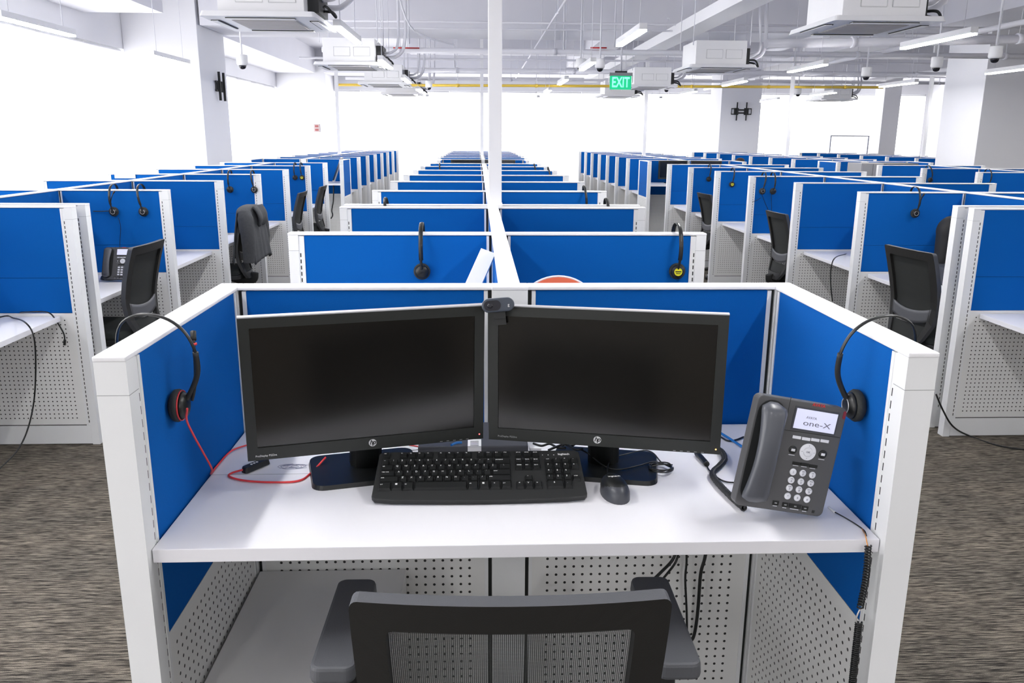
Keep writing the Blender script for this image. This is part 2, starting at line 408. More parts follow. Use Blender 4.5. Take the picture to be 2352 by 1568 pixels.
for wall, spans in (('left', ((-7.0, 14.28), (15.77, 24.65))), ('far', ((-4.9, 13.9),))):
    panes = [q for s_ in spans for q in window(s_[0], s_[1], wall)]
    vis = 0
    for i, (a, b) in enumerate(panes):
        n_ = ORD[vis]
        if wall == 'far' or b > 9.9: vis += 1
        t = thing('roller_blind', (('white roller blind on the left window wall, %s visible from the near end' if b > 9.9 else 'bright white roller blind beside the near desks, out of the picture%.0s') if wall == 'left' else 'bright white roller blind on the far window wall, %s from the left corner') % n_, 'blind',
                  (WX0-.02, (a+b)/2, 0) if wall == 'left' else ((a+b)/2, WY1+.02, 0), (0, 0, PI/2 if wall == 'left' else 0), 'roller blinds on the %s window wall' % wall)
        hw = (b-a)/2-.008
        if hw not in bl:
            q = MB(); q.box((-hw, -.002, .13), (hw, .0, HEAD-.07), M_BLIND); f1 = q.mesh('blind_fabric')
            q = MB(); q.box((-hw, -.012, .10), (hw, .004, .128), M_RAIL); f2 = q.mesh('hem_bar')
            q = MB(); q.cyl((-hw, .03, HEAD-.035), (hw, .03, HEAD-.035), .028, M_RAIL, 12); f3 = q.mesh('roller')
            bl[hw] = (f1, f2, f3)
        for nm, me in zip(('blind_fabric', 'hem_bar', 'roller'), bl[hw]): link(nm, me, t)

# ------------------------------------------------------------------ partitions
PP = 0.0245
def perf_quads(m, x0, x1, z0, z1, yh):
    """metal plate with a hole grid inset; front and back face"""
    m.box((x0, -yh, z0), (x1, yh, z1), M_PANELMETAL)
    nx = int((x1-x0-.05)/PP); nz = int((z1-z0-.04)/PP)
    a = (x0+x1)/2-nx*PP/2; b = a+nx*PP; c = (z0+z1)/2-nz*PP/2; d = c+nz*PP; e = yh+.0006
    m.quad([(a,-e,c),(b,-e,c),(b,-e,d),(a,-e,d)], M_PERF, [(0,0),(nx,0),(nx,nz),(0,nz)])
    m.quad([(b,e,c),(a,e,c),(a,e,d),(b,e,d)], M_PERF, [(0,0),(nx,0),(nx,nz),(0,nz)])
_pm = {}
def panel_meshes(L, end=True, both_groove=False):
    """frame, rail, fabric, perforated plate and plinth of a partition of length L along +x; x=0 is the joint, x=L the free post"""
    key = (round(L, 4), end)
    if key in _pm: return _pm[key]
    h = T/2
    fr = MB()
    xa, xb = .020, (L-.062 if end else L-.020)
    fr.box((.0, -.016, .02), (.012, .016, 1.328), M_GROOVE); fr.box((.010, -.0255, .11), (.020, .0255, 1.328), M_WHITE)
    if end:
        fr.box((L-.040, -h, 0.0), (L, h, 1.331), M_WHITE)
        fr.box((L-.052, -.0245, .11), (L-.040, .0245, 1.328), M_WHITE)
        for s_ in (-1, 1):
            u = s_*(.0250); q = [(L-.052,u,.13),(L-.040,u,.13),(L-.040,u,1.27),(L-.052,u,1.27)]
            uv = [(0,0),(1,0),(1,46),(0,46)]
            if s_ > 0: q = [q[1], q[0], q[3], q[2]]; uv = [uv[1], uv[0], uv[3], uv[2]]
            fr.quad(q, M_SLOT, uv)
        fr.box((L-.062, -.0262, .11), (L-.052, .0262, 1.328), M_WHITE)
        fr.box((L-.0405, -h-.0004, 1.270), (L+.0004, h+.0004, 1.2712), MATS['seam_grey'])
    else:
        fr.box((L-.012, -.016, .02), (L, .016, 1.328), M_GROOVE); fr.box((L-.020, -.0255, .11), (L-.010, .0255, 1.328), M_WHITE)
    fr.box((xa, -.018, .06), (xb, .018, 1.325), M_GROOVE)
    ra = MB(); ra.box((0, -h-.001, 1.331), (L+(.001 if end else 0), h+.001, ZT), M_RAIL)
    fa = MB(); fa.box((xa, -.0235, ZB), (xb, .0235, .9545), M_BLUE); fa.box((xa, -.0235, .9560), (xb, .0235, 1.329), M_BLUE)
    pf = MB(); perf_quads(pf, xa, xb, .118, ZB-.0015, .0232)
    pl = MB(); pl.box((.006, -.026, .004), (L-.041 if end else L-.006, .026, .112), M_WHITE)
    r_ = (('frame', fr.mesh('frame')), ('top_rail', ra.mesh('top_rail', .0025)), ('fabric_panel', fa.mesh('fabric_panel', .0012)), ('perforated_panel', pf.mesh('perforated_panel')), ('plinth', pl.mesh('plinth', .0015)))
    _pm[key] = r_; return r_
mat('seam_grey', (0.35, 0.36, 0.36), 0.6)  # grey of the joint lines on posts, desktop and air conditioner casings
def partition(L, loc, rotz, label, group=None, end=True, skip=()):
    t = thing('partition', label, 'partition', loc, (0, 0, rotz), group)
    for nm, me in panel_meshes(L, end):
        if nm not in skip: link(nm, me, t)
    return t
def post_block(x0, x1, y0, y1, label, name='partition_post', group=None):
    t = thing(name, label, 'post', ((x0+x1)/2, (y0+y1)/2, 0), group=group)
    a, b = (x1-x0)/2, (y1-y0)/2
    q = MB(); q.box((-a, -b, 0), (a, b, 1.331), M_WHITE); build(q, 'body', t, .002)
    q = MB(); q.box((-a-.001, -b-.001, 1.331), (a+.001, b+.001, ZT), M_RAIL); build(q, 'cap', t, .002)
    return t
def desktop(x0, x1, y0, y1, z, label, group=None, th=.027, seam=None):
    o = MB(); cx, cy = (x0+x1)/2, (y0+y1)/2
    o.box((x0-cx, y0-cy, -th), (x1-cx, y1-cy, 0), M_DESK)
    if seam:
        t = thing('desktop', label, 'desk', (cx, cy, z), group=group); build(o, 'worktop', t, .0015)
        q = MB(); q.box((x0-cx+.002, seam-cy-.0006, 0), (x0-cx+.34, seam-cy+.0006, .0003), MATS['seam_grey']); build(q, 'joint_line', t)
        return t
    return tag(build(o, 'desktop', None, .0015, loc=(cx, cy, z)), label, 'desk', group)

# clusters: name, spine x, left end, right end
CL = [('centre', 0.0786, -0.7459, 0.908), ('left', -2.928, -3.66, -2.157), ('right', 3.545, 2.743, 4.52), ('far right', 6.65, 5.85, 7.45), ('outermost right', 9.65, 8.85, 10.45)]
SIDE_WORD = {-1: 'left', 1: 'right'}
def spine(name, xs, ya, yb, n, grp):
    t = partition(yb-ya, (xs, ya, 0), PI/2, 'long spine partition of the %s cluster, its %s section from the camera' % (name, ORD[n]), grp, end=False)
    return t
for name, xs, xl, xr in CL:
    rowsA, rowsB, rowsC = ROW_A, ROW_B, ROW_C
    if name in ('left', 'right'): rowsA = ROW_A[1:]
    if name == 'far right': rowsA = []; rowsB = ROW_B[4:]
    if name == 'outermost right': rowsA = rowsB = []; rowsC = ROW_C[1:]
    k = {-1: 0, 1: 0}; ns = 0; nd = 0
    g_p = 'cross partitions of the %s cluster' % name; g_s = 'spine partitions of the %s cluster' % name
    for rows in (rowsA, rowsB, rowsC):
        for i, Y in enumerate(rows):
            yc = Y-T/2
            for sd, xe in ((-1, xl), (1, xr)):
                L = abs(xe-xs)-T/2
                partition(L, (xs+sd*T/2, yc, 0), 0 if sd > 0 else PI,
                          'blue and white cross partition on the %s side of the %s cluster, %s from the camera' % (SIDE_WORD[sd], name, ORD[k[sd]]), g_p)
                k[sd] += 1
            # spine section in front of this row
            prev = None
            if i > 0: prev = rows[i-1]-T/2
            elif rows is rowsA and name == 'centre': prev = 2.107
            elif rows is rowsA and rows: prev = Y-T/2-PIT
            elif rows is rowsC: prev = 14.25 if name != 'outermost right' else Y-PIT
            elif rows is rowsB and name == 'far right': prev = yc-PIT
            if prev is not None: spine(name, xs, prev, yc, ns, g_s); ns += 1
    if name in ('centre', 'left', 'right'):
        post_block(xs-T/2, xs+T/2, ROW_A[1]-T/2+.002, ROW_B[0]-T/2-.002, 'white post block joining the two near partition rows of the %s cluster' % name, group='post blocks at the double rows')

# raised end booths
def booth(name, xc, x0, x1, yf, yb, first=False):
    w_ = 'front' if first else 'far %s' % name
    g = None
    Ls = yb-T-yf
    for sd, x in (('left', x0), ('right', x1)):
        xx = x+T/2 if sd == 'left' else x-T/2
        partition(Ls, (xx, yb-T, 0), -PI/2, '%s side partition of the %s end booth' % (sd, w_), g)
        post_block(xx-T/2, xx+T/2, yb-T, yb, 'white corner post at the back %s of the %s end booth' % (sd, w_))
    bw = .046
    partition(xc-bw-(x0+T), (x0+T, yb-T/2, 0), 0, 'back partition left of the centre post in the %s end booth' % w_, g, end=False)
    partition((x1-T)-(xc+bw), (xc+bw, yb-T/2, 0), 0, 'back partition right of the centre post in the %s end booth' % w_, g, end=False)
    post_block(xc-bw, xc+bw, yb-T-.004, yb, 'wide white centre post at the back of the %s end booth' % w_)
    desktop(x0+T+.002, x1-T-.002, yf+.017, yb-T-.006, ZD, 'raised white desktop of the %s end booth' % w_, seam=1.742 if first else None)
booth('centre', .0786, -.6606, .819, 1.380, 2.107, True)
for name, xs, xl, xr in CL[:4]:
    booth(name + ' cluster', xs, xs-.74 if name == 'centre' else xl, xs+.74 if name == 'centre' else (xr if name != 'right' else 4.35), 13.45, 14.25)

# low desks in the cells
def cell_desks(cname, xs, sd, rows, xfront, cnt0=0):
    for i, (a, b) in enumerate(rows):
        x0, x1 = sorted((xs+sd*(T/2+.003), xfront))
        desktop(x0, x1, a+.004, b-T-.004, ZDK, 'white desktop on the %s side of the %s cluster, %s from the camera' % (SIDE_WORD[sd], cname, ORD[i+cnt0]), 'low desktops of the %s cluster' % cname)
segs = [(3.297, 4.531)] + [(ROW_B[i], ROW_B[i+1]) for i in range(6)]
segC = [(14.25, ROW_C[0])] + [(ROW_C[i], ROW_C[i+1]) for i in range(6)]
cell_desks('left', -2.928, 1, segs+segC, -2.285)
cell_desks('right', 3.545, -1, segs+segC, 2.86)
cell_desks('centre', .0786, -1, [(2.107, 3.297)], -.53)
cell_desks('centre', .0786, 1, [(2.107, 3.297)], .69)

# service poles
def pole(x, y, label, r=.036):
    t = thing('service_pole', label, 'pole', (x, y, ZT), group='service poles from partition to ceiling')
    q = MB(); q.box((-r, -r, 0), (r, r, CEIL-ZT), M_RAIL); build(q, 'shaft', t, .004)
    q = MB(); q.box((-r-.004, -r-.004, 0), (r+.004, r+.004, .015), M_RAIL); build(q, 'foot_plate', t)
pole(.0786+.012, 4.58, 'thick white service pole rising from the centre cluster just behind the front desk')
for x, l in ((-2.93, 'left'), (.0786, 'centre'), (3.545, 'right'), (6.65, 'far right'), (9.65, 'outermost right')):
    pole(x, 17.9, 'slim far white service pole on the spine of the %s cluster' % l, .034)

# pedestal under the front desk
t = thing('drawer_pedestal', 'off-white drawer pedestal under the left of the front desk', 'drawer unit', (-.402, 1.80, 0))
q = MB(); q.box((-.198, -.245, .03), (.198, .245, .556), M_PED); build(q, 'body', t, .003)
for i in range(3):
    q = MB(); q.box((-.192, -.262, .045+.17*i), (.192, -.246, .205+.17*i), M_PED); d = build(q, 'drawer', t, .002)
    q = MB(); q.box((-.05, -.272, .165+.17*i), (.05, -.2625, .175+.17*i), M_CHROME); build(q, 'handle', d)
for sx in (-1, 1):
    for sy in (-1, 1):
        q = MB(); q.cyl((sx*.16, sy*.2, 0), (sx*.16, sy*.2, .03), .018, M_BLK2, 10); build(q, 'foot', t)

# ------------------------------------------------------------------ ceiling services
AC_POS = [(-1.72, 7.4, 'near left'), (-1.70, 11.85, 'second left'), (-1.70, 15.9, 'third left'), (-1.70, 19.4, 'fourth left'),
          (3.25, 7.25, 'near right'), (3.22, 11.7, 'second right'), (3.2, 16.0, 'third right'), (3.2, 19.6, 'fourth right'), (8.6, 20.5, 'far right corner')]
def make_ac():
    t = thing('ceiling_air_conditioner', 'x', 'air conditioner', (0, 0, 2.6))
    q = MB(); q.box((-.34, -.37, .055), (.34, .37, .36), M_ACW)
    for x in (-.2, .06): q.box((x, -.3715, .13), (x+.22, -.37, .25), MATS['seam_grey']); q.box((x+.006, -.373, .136), (x+.214, -.3715, .244), M_ACW)
    build(q, 'casing', t, .004)
    q = MB(); q.prism(rrect(.90, 1.02, .03), 0.012, .052, M_ACW, top=.97); build(q, 'fascia', t)
    q = MB()
    for i in range(12): q.box((-.25, -.27+.045*i, .004), (.25, -.235+.045*i, .012), M_ACG)
    q.box((-.26, -.28, .008), (.26, .28, .013), M_ACG); build(q, 'intake_grille', t)
    for a in range(4):
        q = MB(); q.box((-.27, -.43, .006), (.27, -.36, .014), M_GROOVE); q.box((-.27, -.425, .002), (.27, -.372, .007), M_ACW)
        build(q, 'louvre', t, rot=(0, 0, a*PI/2))
    q = MB(); q.box((.34, -.22, .08), (.43, .2, .28), M_BLK2)
    q.tube(smooth([(.43, -.05, .2), (.55, -.08, .22), (.62, -.05, .35), (.62, .1, .9), (.62, .1, 1.49)]), .018, M_PIPE, 8)
    q.tube(smooth([(.43, .08, .16), (.58, .05, .17), (.70, .0, .32), (.72, .12, .9), (.72, .12, 1.49)]), .024, M_PIPE, 8)
    q.tube(smooth([(.43, .0, .12), (.52, -.1, .10), (.56, -.2, .05), (.50, -.25, .12), (.45, -.1, .14)]), .012, M_BLK2, 6)
    build(q, 'refrigerant_pipes', t)
    for x in (-.38, .38):
        for y in (-.36, .36):
            q = MB(); q.cyl((x, y, .30), (x, y, CEIL-2.6), .006, M_PIPE, 6); build(q, 'hanger_rod', t)
    return t
ac = make_ac()
for i, (x, y, l) in enumerate(AC_POS):
    o = ac if i == 0 else dup(ac)
    o.location = (x, y, 2.6); o['label'] = 'white ceiling cassette air conditioner, %s, hung under the slab' % l; o['group'] = 'ceiling cassette air conditioners'

def make_lamp():
    t = thing('pendant_lamp', 'x', 'lamp', (0, 0, 2.6))
    q = MB(); q.box((-.035, -.62, .012), (.035, .62, .065), M_ACW); build(q, 'housing', t, .003)
    q = MB(); q.box((-.032, -.615, -.004), (.032, .615, .014), M_LAMP); build(q, 'diffuser', t)
    for y in (-.45, .45):
        q = MB(); q.cyl((0, y, .065), (0, y, CEIL-2.6), .0035, M_PIPE, 6); build(q, 'hanging_wire', t)
    return t
lm = make_lamp(); n_ = 0
LP = []
for x, l in ((-1.19, 'second'), (1.42, 'third'), (4.33, 'fourth'), (7.15, 'fifth'), (-3.8, 'leftmost'), (10.2, 'rightmost')):
    for j, y in enumerate((-5.0, -1.9, 1.75, 4.9, 8.05, 11.2, 14.35, 17.5, 20.7)):
        if l == 'leftmost': y -= .35
        if l == 'fifth' and j == 2: continue
        if l == 'rightmost' and (j > 1 and (j < 5 or not j % 2)): continue
        if l == 'leftmost' and (j > 5): continue
        LP.append((x, y, l, j))
for i, (x, y, l, j) in enumerate(LP):
    o = lm if i == 0 else dup(lm)
    o.location = (x, y, 2.6); o['label'] = ('white linear pendant lamp in the %s lamp row from the left, %s in view' % (l if l != 'second' else 'second', ORD[j-4])) if y > 7.5 else 'slim white linear pendant lamp hung over the near desks, above the picture'; o['group'] = 'linear pendant lamps'

def run(name, path, r, label, cat='pipe', m_=M_PIPE, clamps=0, group=None, seg=10):
    t = thing(name, label, cat, path[0], group=group); p0 = Vector(path[0])
    q = MB(); q.tube([Vector(p)-p0 for p in path], r, m_, seg); build(q, 'tube', t)
    a, b = Vector(path[0]), Vector(path[-1])
    for i in range(clamps):
        f = (i+.5)/clamps; c = a.lerp(b, f)-p0; d = (b-a).normalized()
        q = MB(); q.cyl(c-d*.03, c+d*.03, r*1.25, m_, 10); q.cyl(c+Vector((0, 0, r)), (c.x, c.y, CEIL-p0.z-.001), .006, M_PIPE, 6); build(q, 'hanger', t)
    return t
for i, (y, z, r_, xa, xb, l) in enumerate(((13.45, 3.0, .042, -2.4, 12, 'thick white pipe crossing the room below the nearest ceiling beam'),
        (17.3, 3.0, .045, -1.6, 12.5, 'thick white pipe crossing the room behind the near cross pipe'),
        (12.9, 3.35, .016, -2.2, 9, 'thin white conduit crossing above the near cross pipe'),
        (13.1, 3.28, .012, -3.2, 8, 'thinner white conduit just below the upper cross conduit'),
        (16.6, 3.15, .020, -3.4, 9, 'slim white conduit crossing between the two thick pipes'),
        (19.6, 2.98, .03, -3, 12, 'white pipe crossing the room beyond the yellow pipe'))):
    run('ceiling_pipe', [(xa, y, z), (xb, y, z)], r_, l, clamps=6 if r_ > .02 else 0, group='white pipes and conduits across the ceiling')
for i, (x, z, r_, ya, yb, l) in enumerate(((5.15, 3.2, .05, 9.5, 24, 'white pipe running away from the camera over the right cluster'),
        (6.4, 3.05, .035, 8, 24, 'white pipe running away between the right lamp rows'),
        (9.6, 3.1, .05, 9, 23, 'white pipe running away beside the right column'),
        (1.05, 3.3, .014, 10, 24, 'thin conduit running away right of the centre pole'))):
    run('ceiling_pipe', [(x, ya, z), (x, yb, z)], r_, l, clamps=5, group='white pipes running away under the ceiling')
run('ceiling_pipe', [(3.9, 11.6, 2.95), (6.6, 11.9, 3.05), (11.4, 12.4, 3.25)], .06, 'thick slanting white pipe at the upper right of the room', clamps=3)
run('gas_pipe', [(-2.95, 18.3, 2.76), (8.8, 18.3, 2.80)], .028, 'yellow pipe crossing the whole room under the ceiling', m_=M_YPIPE, clamps=7)
run('ceiling_pipe', smooth([(-1.15, 9.3, 3.75), (-1.0, 9.9, 3.4), (-.95, 10.4, 3.38), (-.8, 11.0, 3.0), (-.35, 12.8, 3.02)]), .012, 'kinked thin white conduit hanging beside the left air conditioner', 'conduit')
run('ceiling_pipe', [(-1.3, 13.4, 3.03), (-.9, 13.4, 3.03)], .010, 'short dark red band pipe on the left cross pipe', m_=M_REDMARK)
run('ceiling_pipe', [(1.75, 13.4, 3.06), (2.0, 13.4, 3.06)], .012, 'short dark red band pipe above the exit sign', m_=M_REDMARK)
for x, y, l in ((-1.0, 12.7, 'left of the centre pole'), (1.32, 13.3, 'at the pair of dome cameras'), (4.9, 11.9, 'over the right cluster'), (2.05, 12.95, 'above the exit sign'), (-.45, 16.8, 'above the second cross pipe')):
    run('drop_rod', [(x, y, 3.02), (x, y, CEIL-.001)], .012, 'thin white vertical drop rod %s' % l, 'rod')
# cable tray
t = thing('cable_trunking', 'long white box trunking running away under the ceiling right of centre', 'trunking', (2.95, 8, 3.2))
q = MB(); q.box((-.0, 0, 0), (.34, 15.8, .15), M_WALL); build(q, 'trunking_body', t, .004)
for i in range(6):
    q = MB(); q.cyl((.17, 1+2.6*i, .15), (.17, 1+2.6*i, .40 if 7 < 9+2.6*i-1 and 3 <= i else .40), .006, M_PIPE, 6); q.cyl((.17, 1+2.6*i, .40), (.17, 1+2.6*i, .415), .02, M_PIPE, 8); build(q, 'hanger', t)

# security dome cameras
def make_dome():
    t = thing('dome_camera', 'x', 'camera')
    q = MB(); q.lathe([(.065, .16), (.07, .155), (.07, .05), (.06, .035), (.05, .03)], M_ACW, 20); build(q, 'housing', t)
    q = MB(); q.lathe([(.048, .034), (.046, .015), (.036, -.004), (.020, -.014), (.004, -.017)], M_LENS, 20); build(q, 'dome', t)
    q = MB(); q.cyl((0, 0, .16), (0, 0, 1.45), .011, M_PIPE, 8); build(q, 'stem', t)
    return t
dm = make_dome()
for i, (x, y, z, l) in enumerate(((-3.02, 11.2, 2.55, 'beside the left column'), (1.47, 12.3, 2.64, 'left of the pair above centre'), (1.747, 12.3, 2.64, 'right of the pair above centre'),
        (5.72, 9.35, 2.55, 'in front of the right column, nearest'), (5.75, 10.6, 2.55, 'at the left edge of the right column'), (5.6, 12.2, 2.55, 'left of the right column'),
        (-1.0, 17.5, 2.645, 'small and far, above the centre cluster'), (3.9, 17.6, 2.645, 'small and far, right of the exit sign'), (7.2, 19, 2.645, 'small and far, right of the wall bracket'))):
    o = dm if i == 0 else dup(dm)
    o.location = (x, y, z); o['label'] = 'white ceiling dome camera %s' % l; o['group'] = 'ceiling dome cameras'

# exit sign
t = thing('exit_sign', 'green lit exit sign hanging under the ceiling right of the centre pole', 'sign', (2.17, 13.0, 2.42))
q = MB(); q.box((-.165, -.004, 0), (.165, .004, .20), M_GREENP); build(q, 'panel', t)
q = MB(); q.box((-.175, -.03, .20), (.175, .03, .245), M_CHROME); q.box((-.09, -.02, .245), (.09, .02, .27), M_BLK2)
for x in (-.178, .178): q.box((x-.004, -.012, .10), (x+.004, .012, .21), M_CHROME)
q.cyl((0, 0, .27), (0, 0, CEIL-2.42), .014, M_PIPE, 8); build(q, 'housing', t)
q = MB(); text_into(q, 'EXIT', .185, M_GREEN, Matrix.Translation((-.0, -.008, .10)) @ Matrix.Rotation(PI/2, 4, 'X') @ Matrix.Diagonal((.72, 1.12, 1, 1)), bold=.004, depth=.003); build(q, 'lettering', t)

# tv wall brackets
def bracket(loc, rot, label, scale=1.0):
    t = thing('tv_wall_bracket', label, 'bracket', loc, rot)
    q = MB()
    q.box((-.20, -.03, -.09), (-.08, 0, .09), M_BLK2); q.box((.08, -.03, -.09), (.20, 0, .09), M_BLK2); q.box((-.08, -.02, -.06), (.08, 0, -.02), M_BLK2); q.box((-.08, -.02, .02), (.08, 0, .06), M_BLK2)
    q.box((-.28, -.035, -.085), (-.2, -.02, -.06), M_BLK2); q.box((-.28, -.035, .06), (-.2, -.02, .085), M_BLK2); q.box((-.28, -.035, -.085), (-.265, -.02, .085), M_BLK2)
    q.box((.2, -.035, -.085), (.28, -.02, -.06), M_BLK2); q.box((.2, -.035, .06), (.28, -.02, .085), M_BLK2); q.box((.265, -.035, -.085), (.28, -.02, .085), M_BLK2)
    build(q, 'wall_plate', t)
    for x in (-.13, .13):
        q = MB(); q.box((x-.012, -.075, -.24), (x+.012, -.035, .24), M_BLK2); build(q, 'arm', t)
bracket((-4.549, 15.25, 2.54), (0, 0, PI/2), 'black empty tv bracket on the right side of the left column')
bracket((7.18, 22.999, 2.42), (0, 0, 0), 'black empty tv bracket on the far column at the right')
# little plate on the far left column, paper on a rail
t = thing('call_point', 'small red and grey plate on the far left column', 'plate', (-4.66, 24.699, 1.93))
q = MB(); q.box((-.085, -.02, -.11), (.085, 0, .11), mat('plate_grey', (.5, .42, .42), .5)); build(q, 'plate', t)
for z in (-.05, .05):
    q = MB(); q.box((-.05, -.024, z-.03), (.05, -.0195, z+.03), mat('plate_red', (.35, .10, .10), .5)); build(q, 'red_square', t)

# whiteboard stand at the far right
t = thing('glass_board', 'clear framed board standing by the far windows on the right', 'board', (10.9, 24.4, 0))
q = MB(); q.box((-.55, -.004, .95), (.55, .004, 1.78), MATS['glass']); build(q, 'board', t)
for a, b in (((-.58, -.02, .92), (-.55, .02, 1.81)), ((.55, -.02, .92), (.58, .02, 1.81)), ((-.55, -.02, 1.78), (.55, .02, 1.81)), ((-.55, -.02, .92), (.55, .02, .95))):
    q = MB(); q.box(a, b, mat('frame_grey', (.35, .37, .45), .4, .4)); build(q, 'frame', t)
for x in (-.5, .5):
    q = MB(); q.box((x-.02, -.02, .04), (x+.02, .02, .92), M_CHROME); q.box((x-.02, -.25, 0), (x+.02, .25, .04), M_CHROME); build(q, 'leg', t)

# cabinets in the far right aisle
for x0, x1, mt, l in ((5.93, 6.28, M_CAB1, 'light grey tall filing cabinet'), (6.31, 6.83, M_CAB2, 'dark grey tall filing cabinet')):
    t = thing('filing_cabinet', l + ' standing at the far right end booth', 'cabinet', ((x0+x1)/2, 13.0, 0))
    a = (x1-x0)/2
    q = MB(); q.box((-a, -.25, 0), (a, .25, 1.345), mt); build(q, 'body', t, .006)
    for s_ in (0, 1):
        q = MB(); q.box((-a+.01+s_*(a-.005), -.262, .06), (-.003+s_*(a-.005), -.251, 1.33), mt); d = build(q, 'door', t, .002)
        q = MB(); q.box(((-.03 if s_ == 0 else .015), -.275, .68), ((-.015 if s_ == 0 else .03), -.2625, .82), M_CHROME); build(q, 'handle', d)

# ------------------------------------------------------------------ helpers for part two
def at(x, y, X=None, Y=None, Z=None):
    """world point seen at a photo position, on the plane X=, Y= or Z="""
    r_, u_, f_ = cam_axes(); d = f_*F_PX + r_*(x-1176) - u_*(y-784)
    if Y is not None: t_ = Y/d.y
    elif Z is not None: t_ = (Z-CAM_H)/d.z
    else: t_ = X/d.x
    return Vector((0, 0, CAM_H)) + d*t_
def cable(name, pts, r, m_, label, cat='cable', n=6, seg=8, group=None, sm=True):
    p0 = Vector(pts[0]); q = MB(); P = [Vector(p)-p0 for p in pts]
    q.tube(smooth(P, n) if sm else P, r, m_, seg)
    return tag(build(q, name, None, loc=p0), label, cat, group)
def coil_path(pts, rad, pitch, n=10):
    P = smooth(pts, 24); out = []; L = 0; u = Vector((0, 0, 1))
    for i in range(len(P)-1):
        a, b = P[i], P[i+1]; t = (b-a); l = t.length; t = t.normalized()
        if abs(t.z) > .95: u = Vector((1, 0, 0))
        u = (u-t*u.dot(t)).normalized(); w_ = t.cross(u)
        k = max(1, int(l/pitch*n))
        for j in range(k):
            ph = 2*PI*(L+l*j/k)/pitch
            out.append(a.lerp(b, j/k)+(u*math.cos(ph)+w_*math.sin(ph))*rad)
        L += l
    return out

# ------------------------------------------------------------------ monitors
def monitor(c, yaw, tilt, w_, h_, label, led, basec, extra):
    R0 = Vector((math.cos(yaw), math.sin(yaw), 0)); B0 = Vector((-math.sin(yaw), math.cos(yaw), 0))
    U = Vector((0, 0, 1))*math.cos(tilt)+B0*math.sin(tilt); Bk = R0.cross(U)*-1
    t = thing('computer_monitor', label, 'monitor', (basec[0], basec[1], ZD))
    inv = Matrix.Translation(Vector((-basec[0], -basec[1], -ZD)))
    M = inv @ Matrix(((R0.x, U.x, -Bk.x, c[0]), (R0.y, U.y, -Bk.y, c[1]), (R0.z, U.z, -Bk.z, c[2]), (0, 0, 0, 1)))
    if M.to_3x3().determinant() < 0: M = M @ Matrix.Diagonal((1, 1, -1, 1))
    # local: x right, y up, z towards the viewer
    def zf(z): return z if (M.to_3x3() @ Vector((0, 0, 1))).y < 0 else -z
    q = MB(); bz, bb = .0215, .028
    hw, hh = w_/2, h_/2
    for a, b in (((-hw, hh-bz), (hw, hh)), ((-hw, -hh), (hw, -hh+bb)), ((-hw, -hh+bb), (-hw+bz, hh-bz)), ((hw-bz, -hh+bb), (hw, hh-bz))):
        q.box((a[0], a[1], -.012), (b[0], b[1], 0), M_BEZEL, M)
    build(q, 'bezel', t)
    q = MB(); q.box((-hw, hh, -.016), (hw, hh+.0025, -.0005), M_MONTOP, M); build(q, 'top_edge', t)
    q = MB(); q.box((-hw+bz-.001, -hh+bb-.001, -.008), (hw-bz+.001, hh-bz+.001, -.003), M_SCREEN, M); build(q, 'screen', t)
    q = MB(); q.box((-hw+.002, -hh+.002, -.030), (hw-.002, hh-.002, -.012), M_BLK2, M)
    q.prism(rrect(w_*.62, h_*.62, .03), -.055, -.030, M_BLK2, M @ Matrix.Translation((0, -.01, 0)) ); build(q, 'back_shell', t)
    q = MB(); bx = M @ Vector((0, -hh+.06, -.055)); q.tube([bx+Vector((0, 0, .06)), bx, Vector((0, .01, .012))], .026, M_BLK, 12, flat=1.4); build(q, 'stand_neck', t)
    q = MB(); q.prism(rrect(.245, .185, .028, 6), 0, .010, M_BLK, Matrix.Rotation(yaw, 4, 'Z'), top=.975); build(q, 'stand_base', t)
    ys = -hh+.0135
    q = MB(); q.lathe([(.0085, .0), (.0085, .0006)], M_SILVER, 24, M @ Matrix.Translation((extra['logo'], ys+.002, 0)), smooth=False); lg = build(q, 'round_badge', t)
    q = MB(); text_into(q, 'hp', .0150, M_BLK, M @ Matrix.Translation((extra['logo'], ys+.0032, .0008)), shear=.3, spacing=.85, bold=.0003); build(q, 'badge_lettering', lg)
    q = MB(); text_into(q, 'ProDisplay P222va', .0058, extra['ink'], M @ Matrix.Translation((extra['tx'], ys-.004, .0004)), align='LEFT'); build(q, 'model_lettering', t)
    q = MB(); q.lathe([(.0014, 0), (.0014, .0008)], led, 10, M @ Matrix.Translation((hw-.009, ys-.002, 0))); build(q, 'power_light', t)
    q = MB()
    for i in range(5): q.box((hw-.10+i*.015, -hh+.002, 0), (hw-.094+i*.015, -hh+.003, .0005), M_DIM, M)
    build(q, 'button_marks', t)
    return M
monitor((-.238, 1.692, 1.197), R(14.1), R(-3.3), .512, .312, 'left black widescreen monitor on the front desk, screen off', M_LEDR, (-.262, 1.762), dict(logo=.006, ink=M_LOGO, tx=-.24))
monitor((.271, 1.703, 1.196), R(-12.0), R(-.6), .512, .310, 'right black widescreen monitor on the front desk, screen off', M_LED, (.288, 1.765), dict(logo=-.010, ink=M_DIM, tx=-.235))

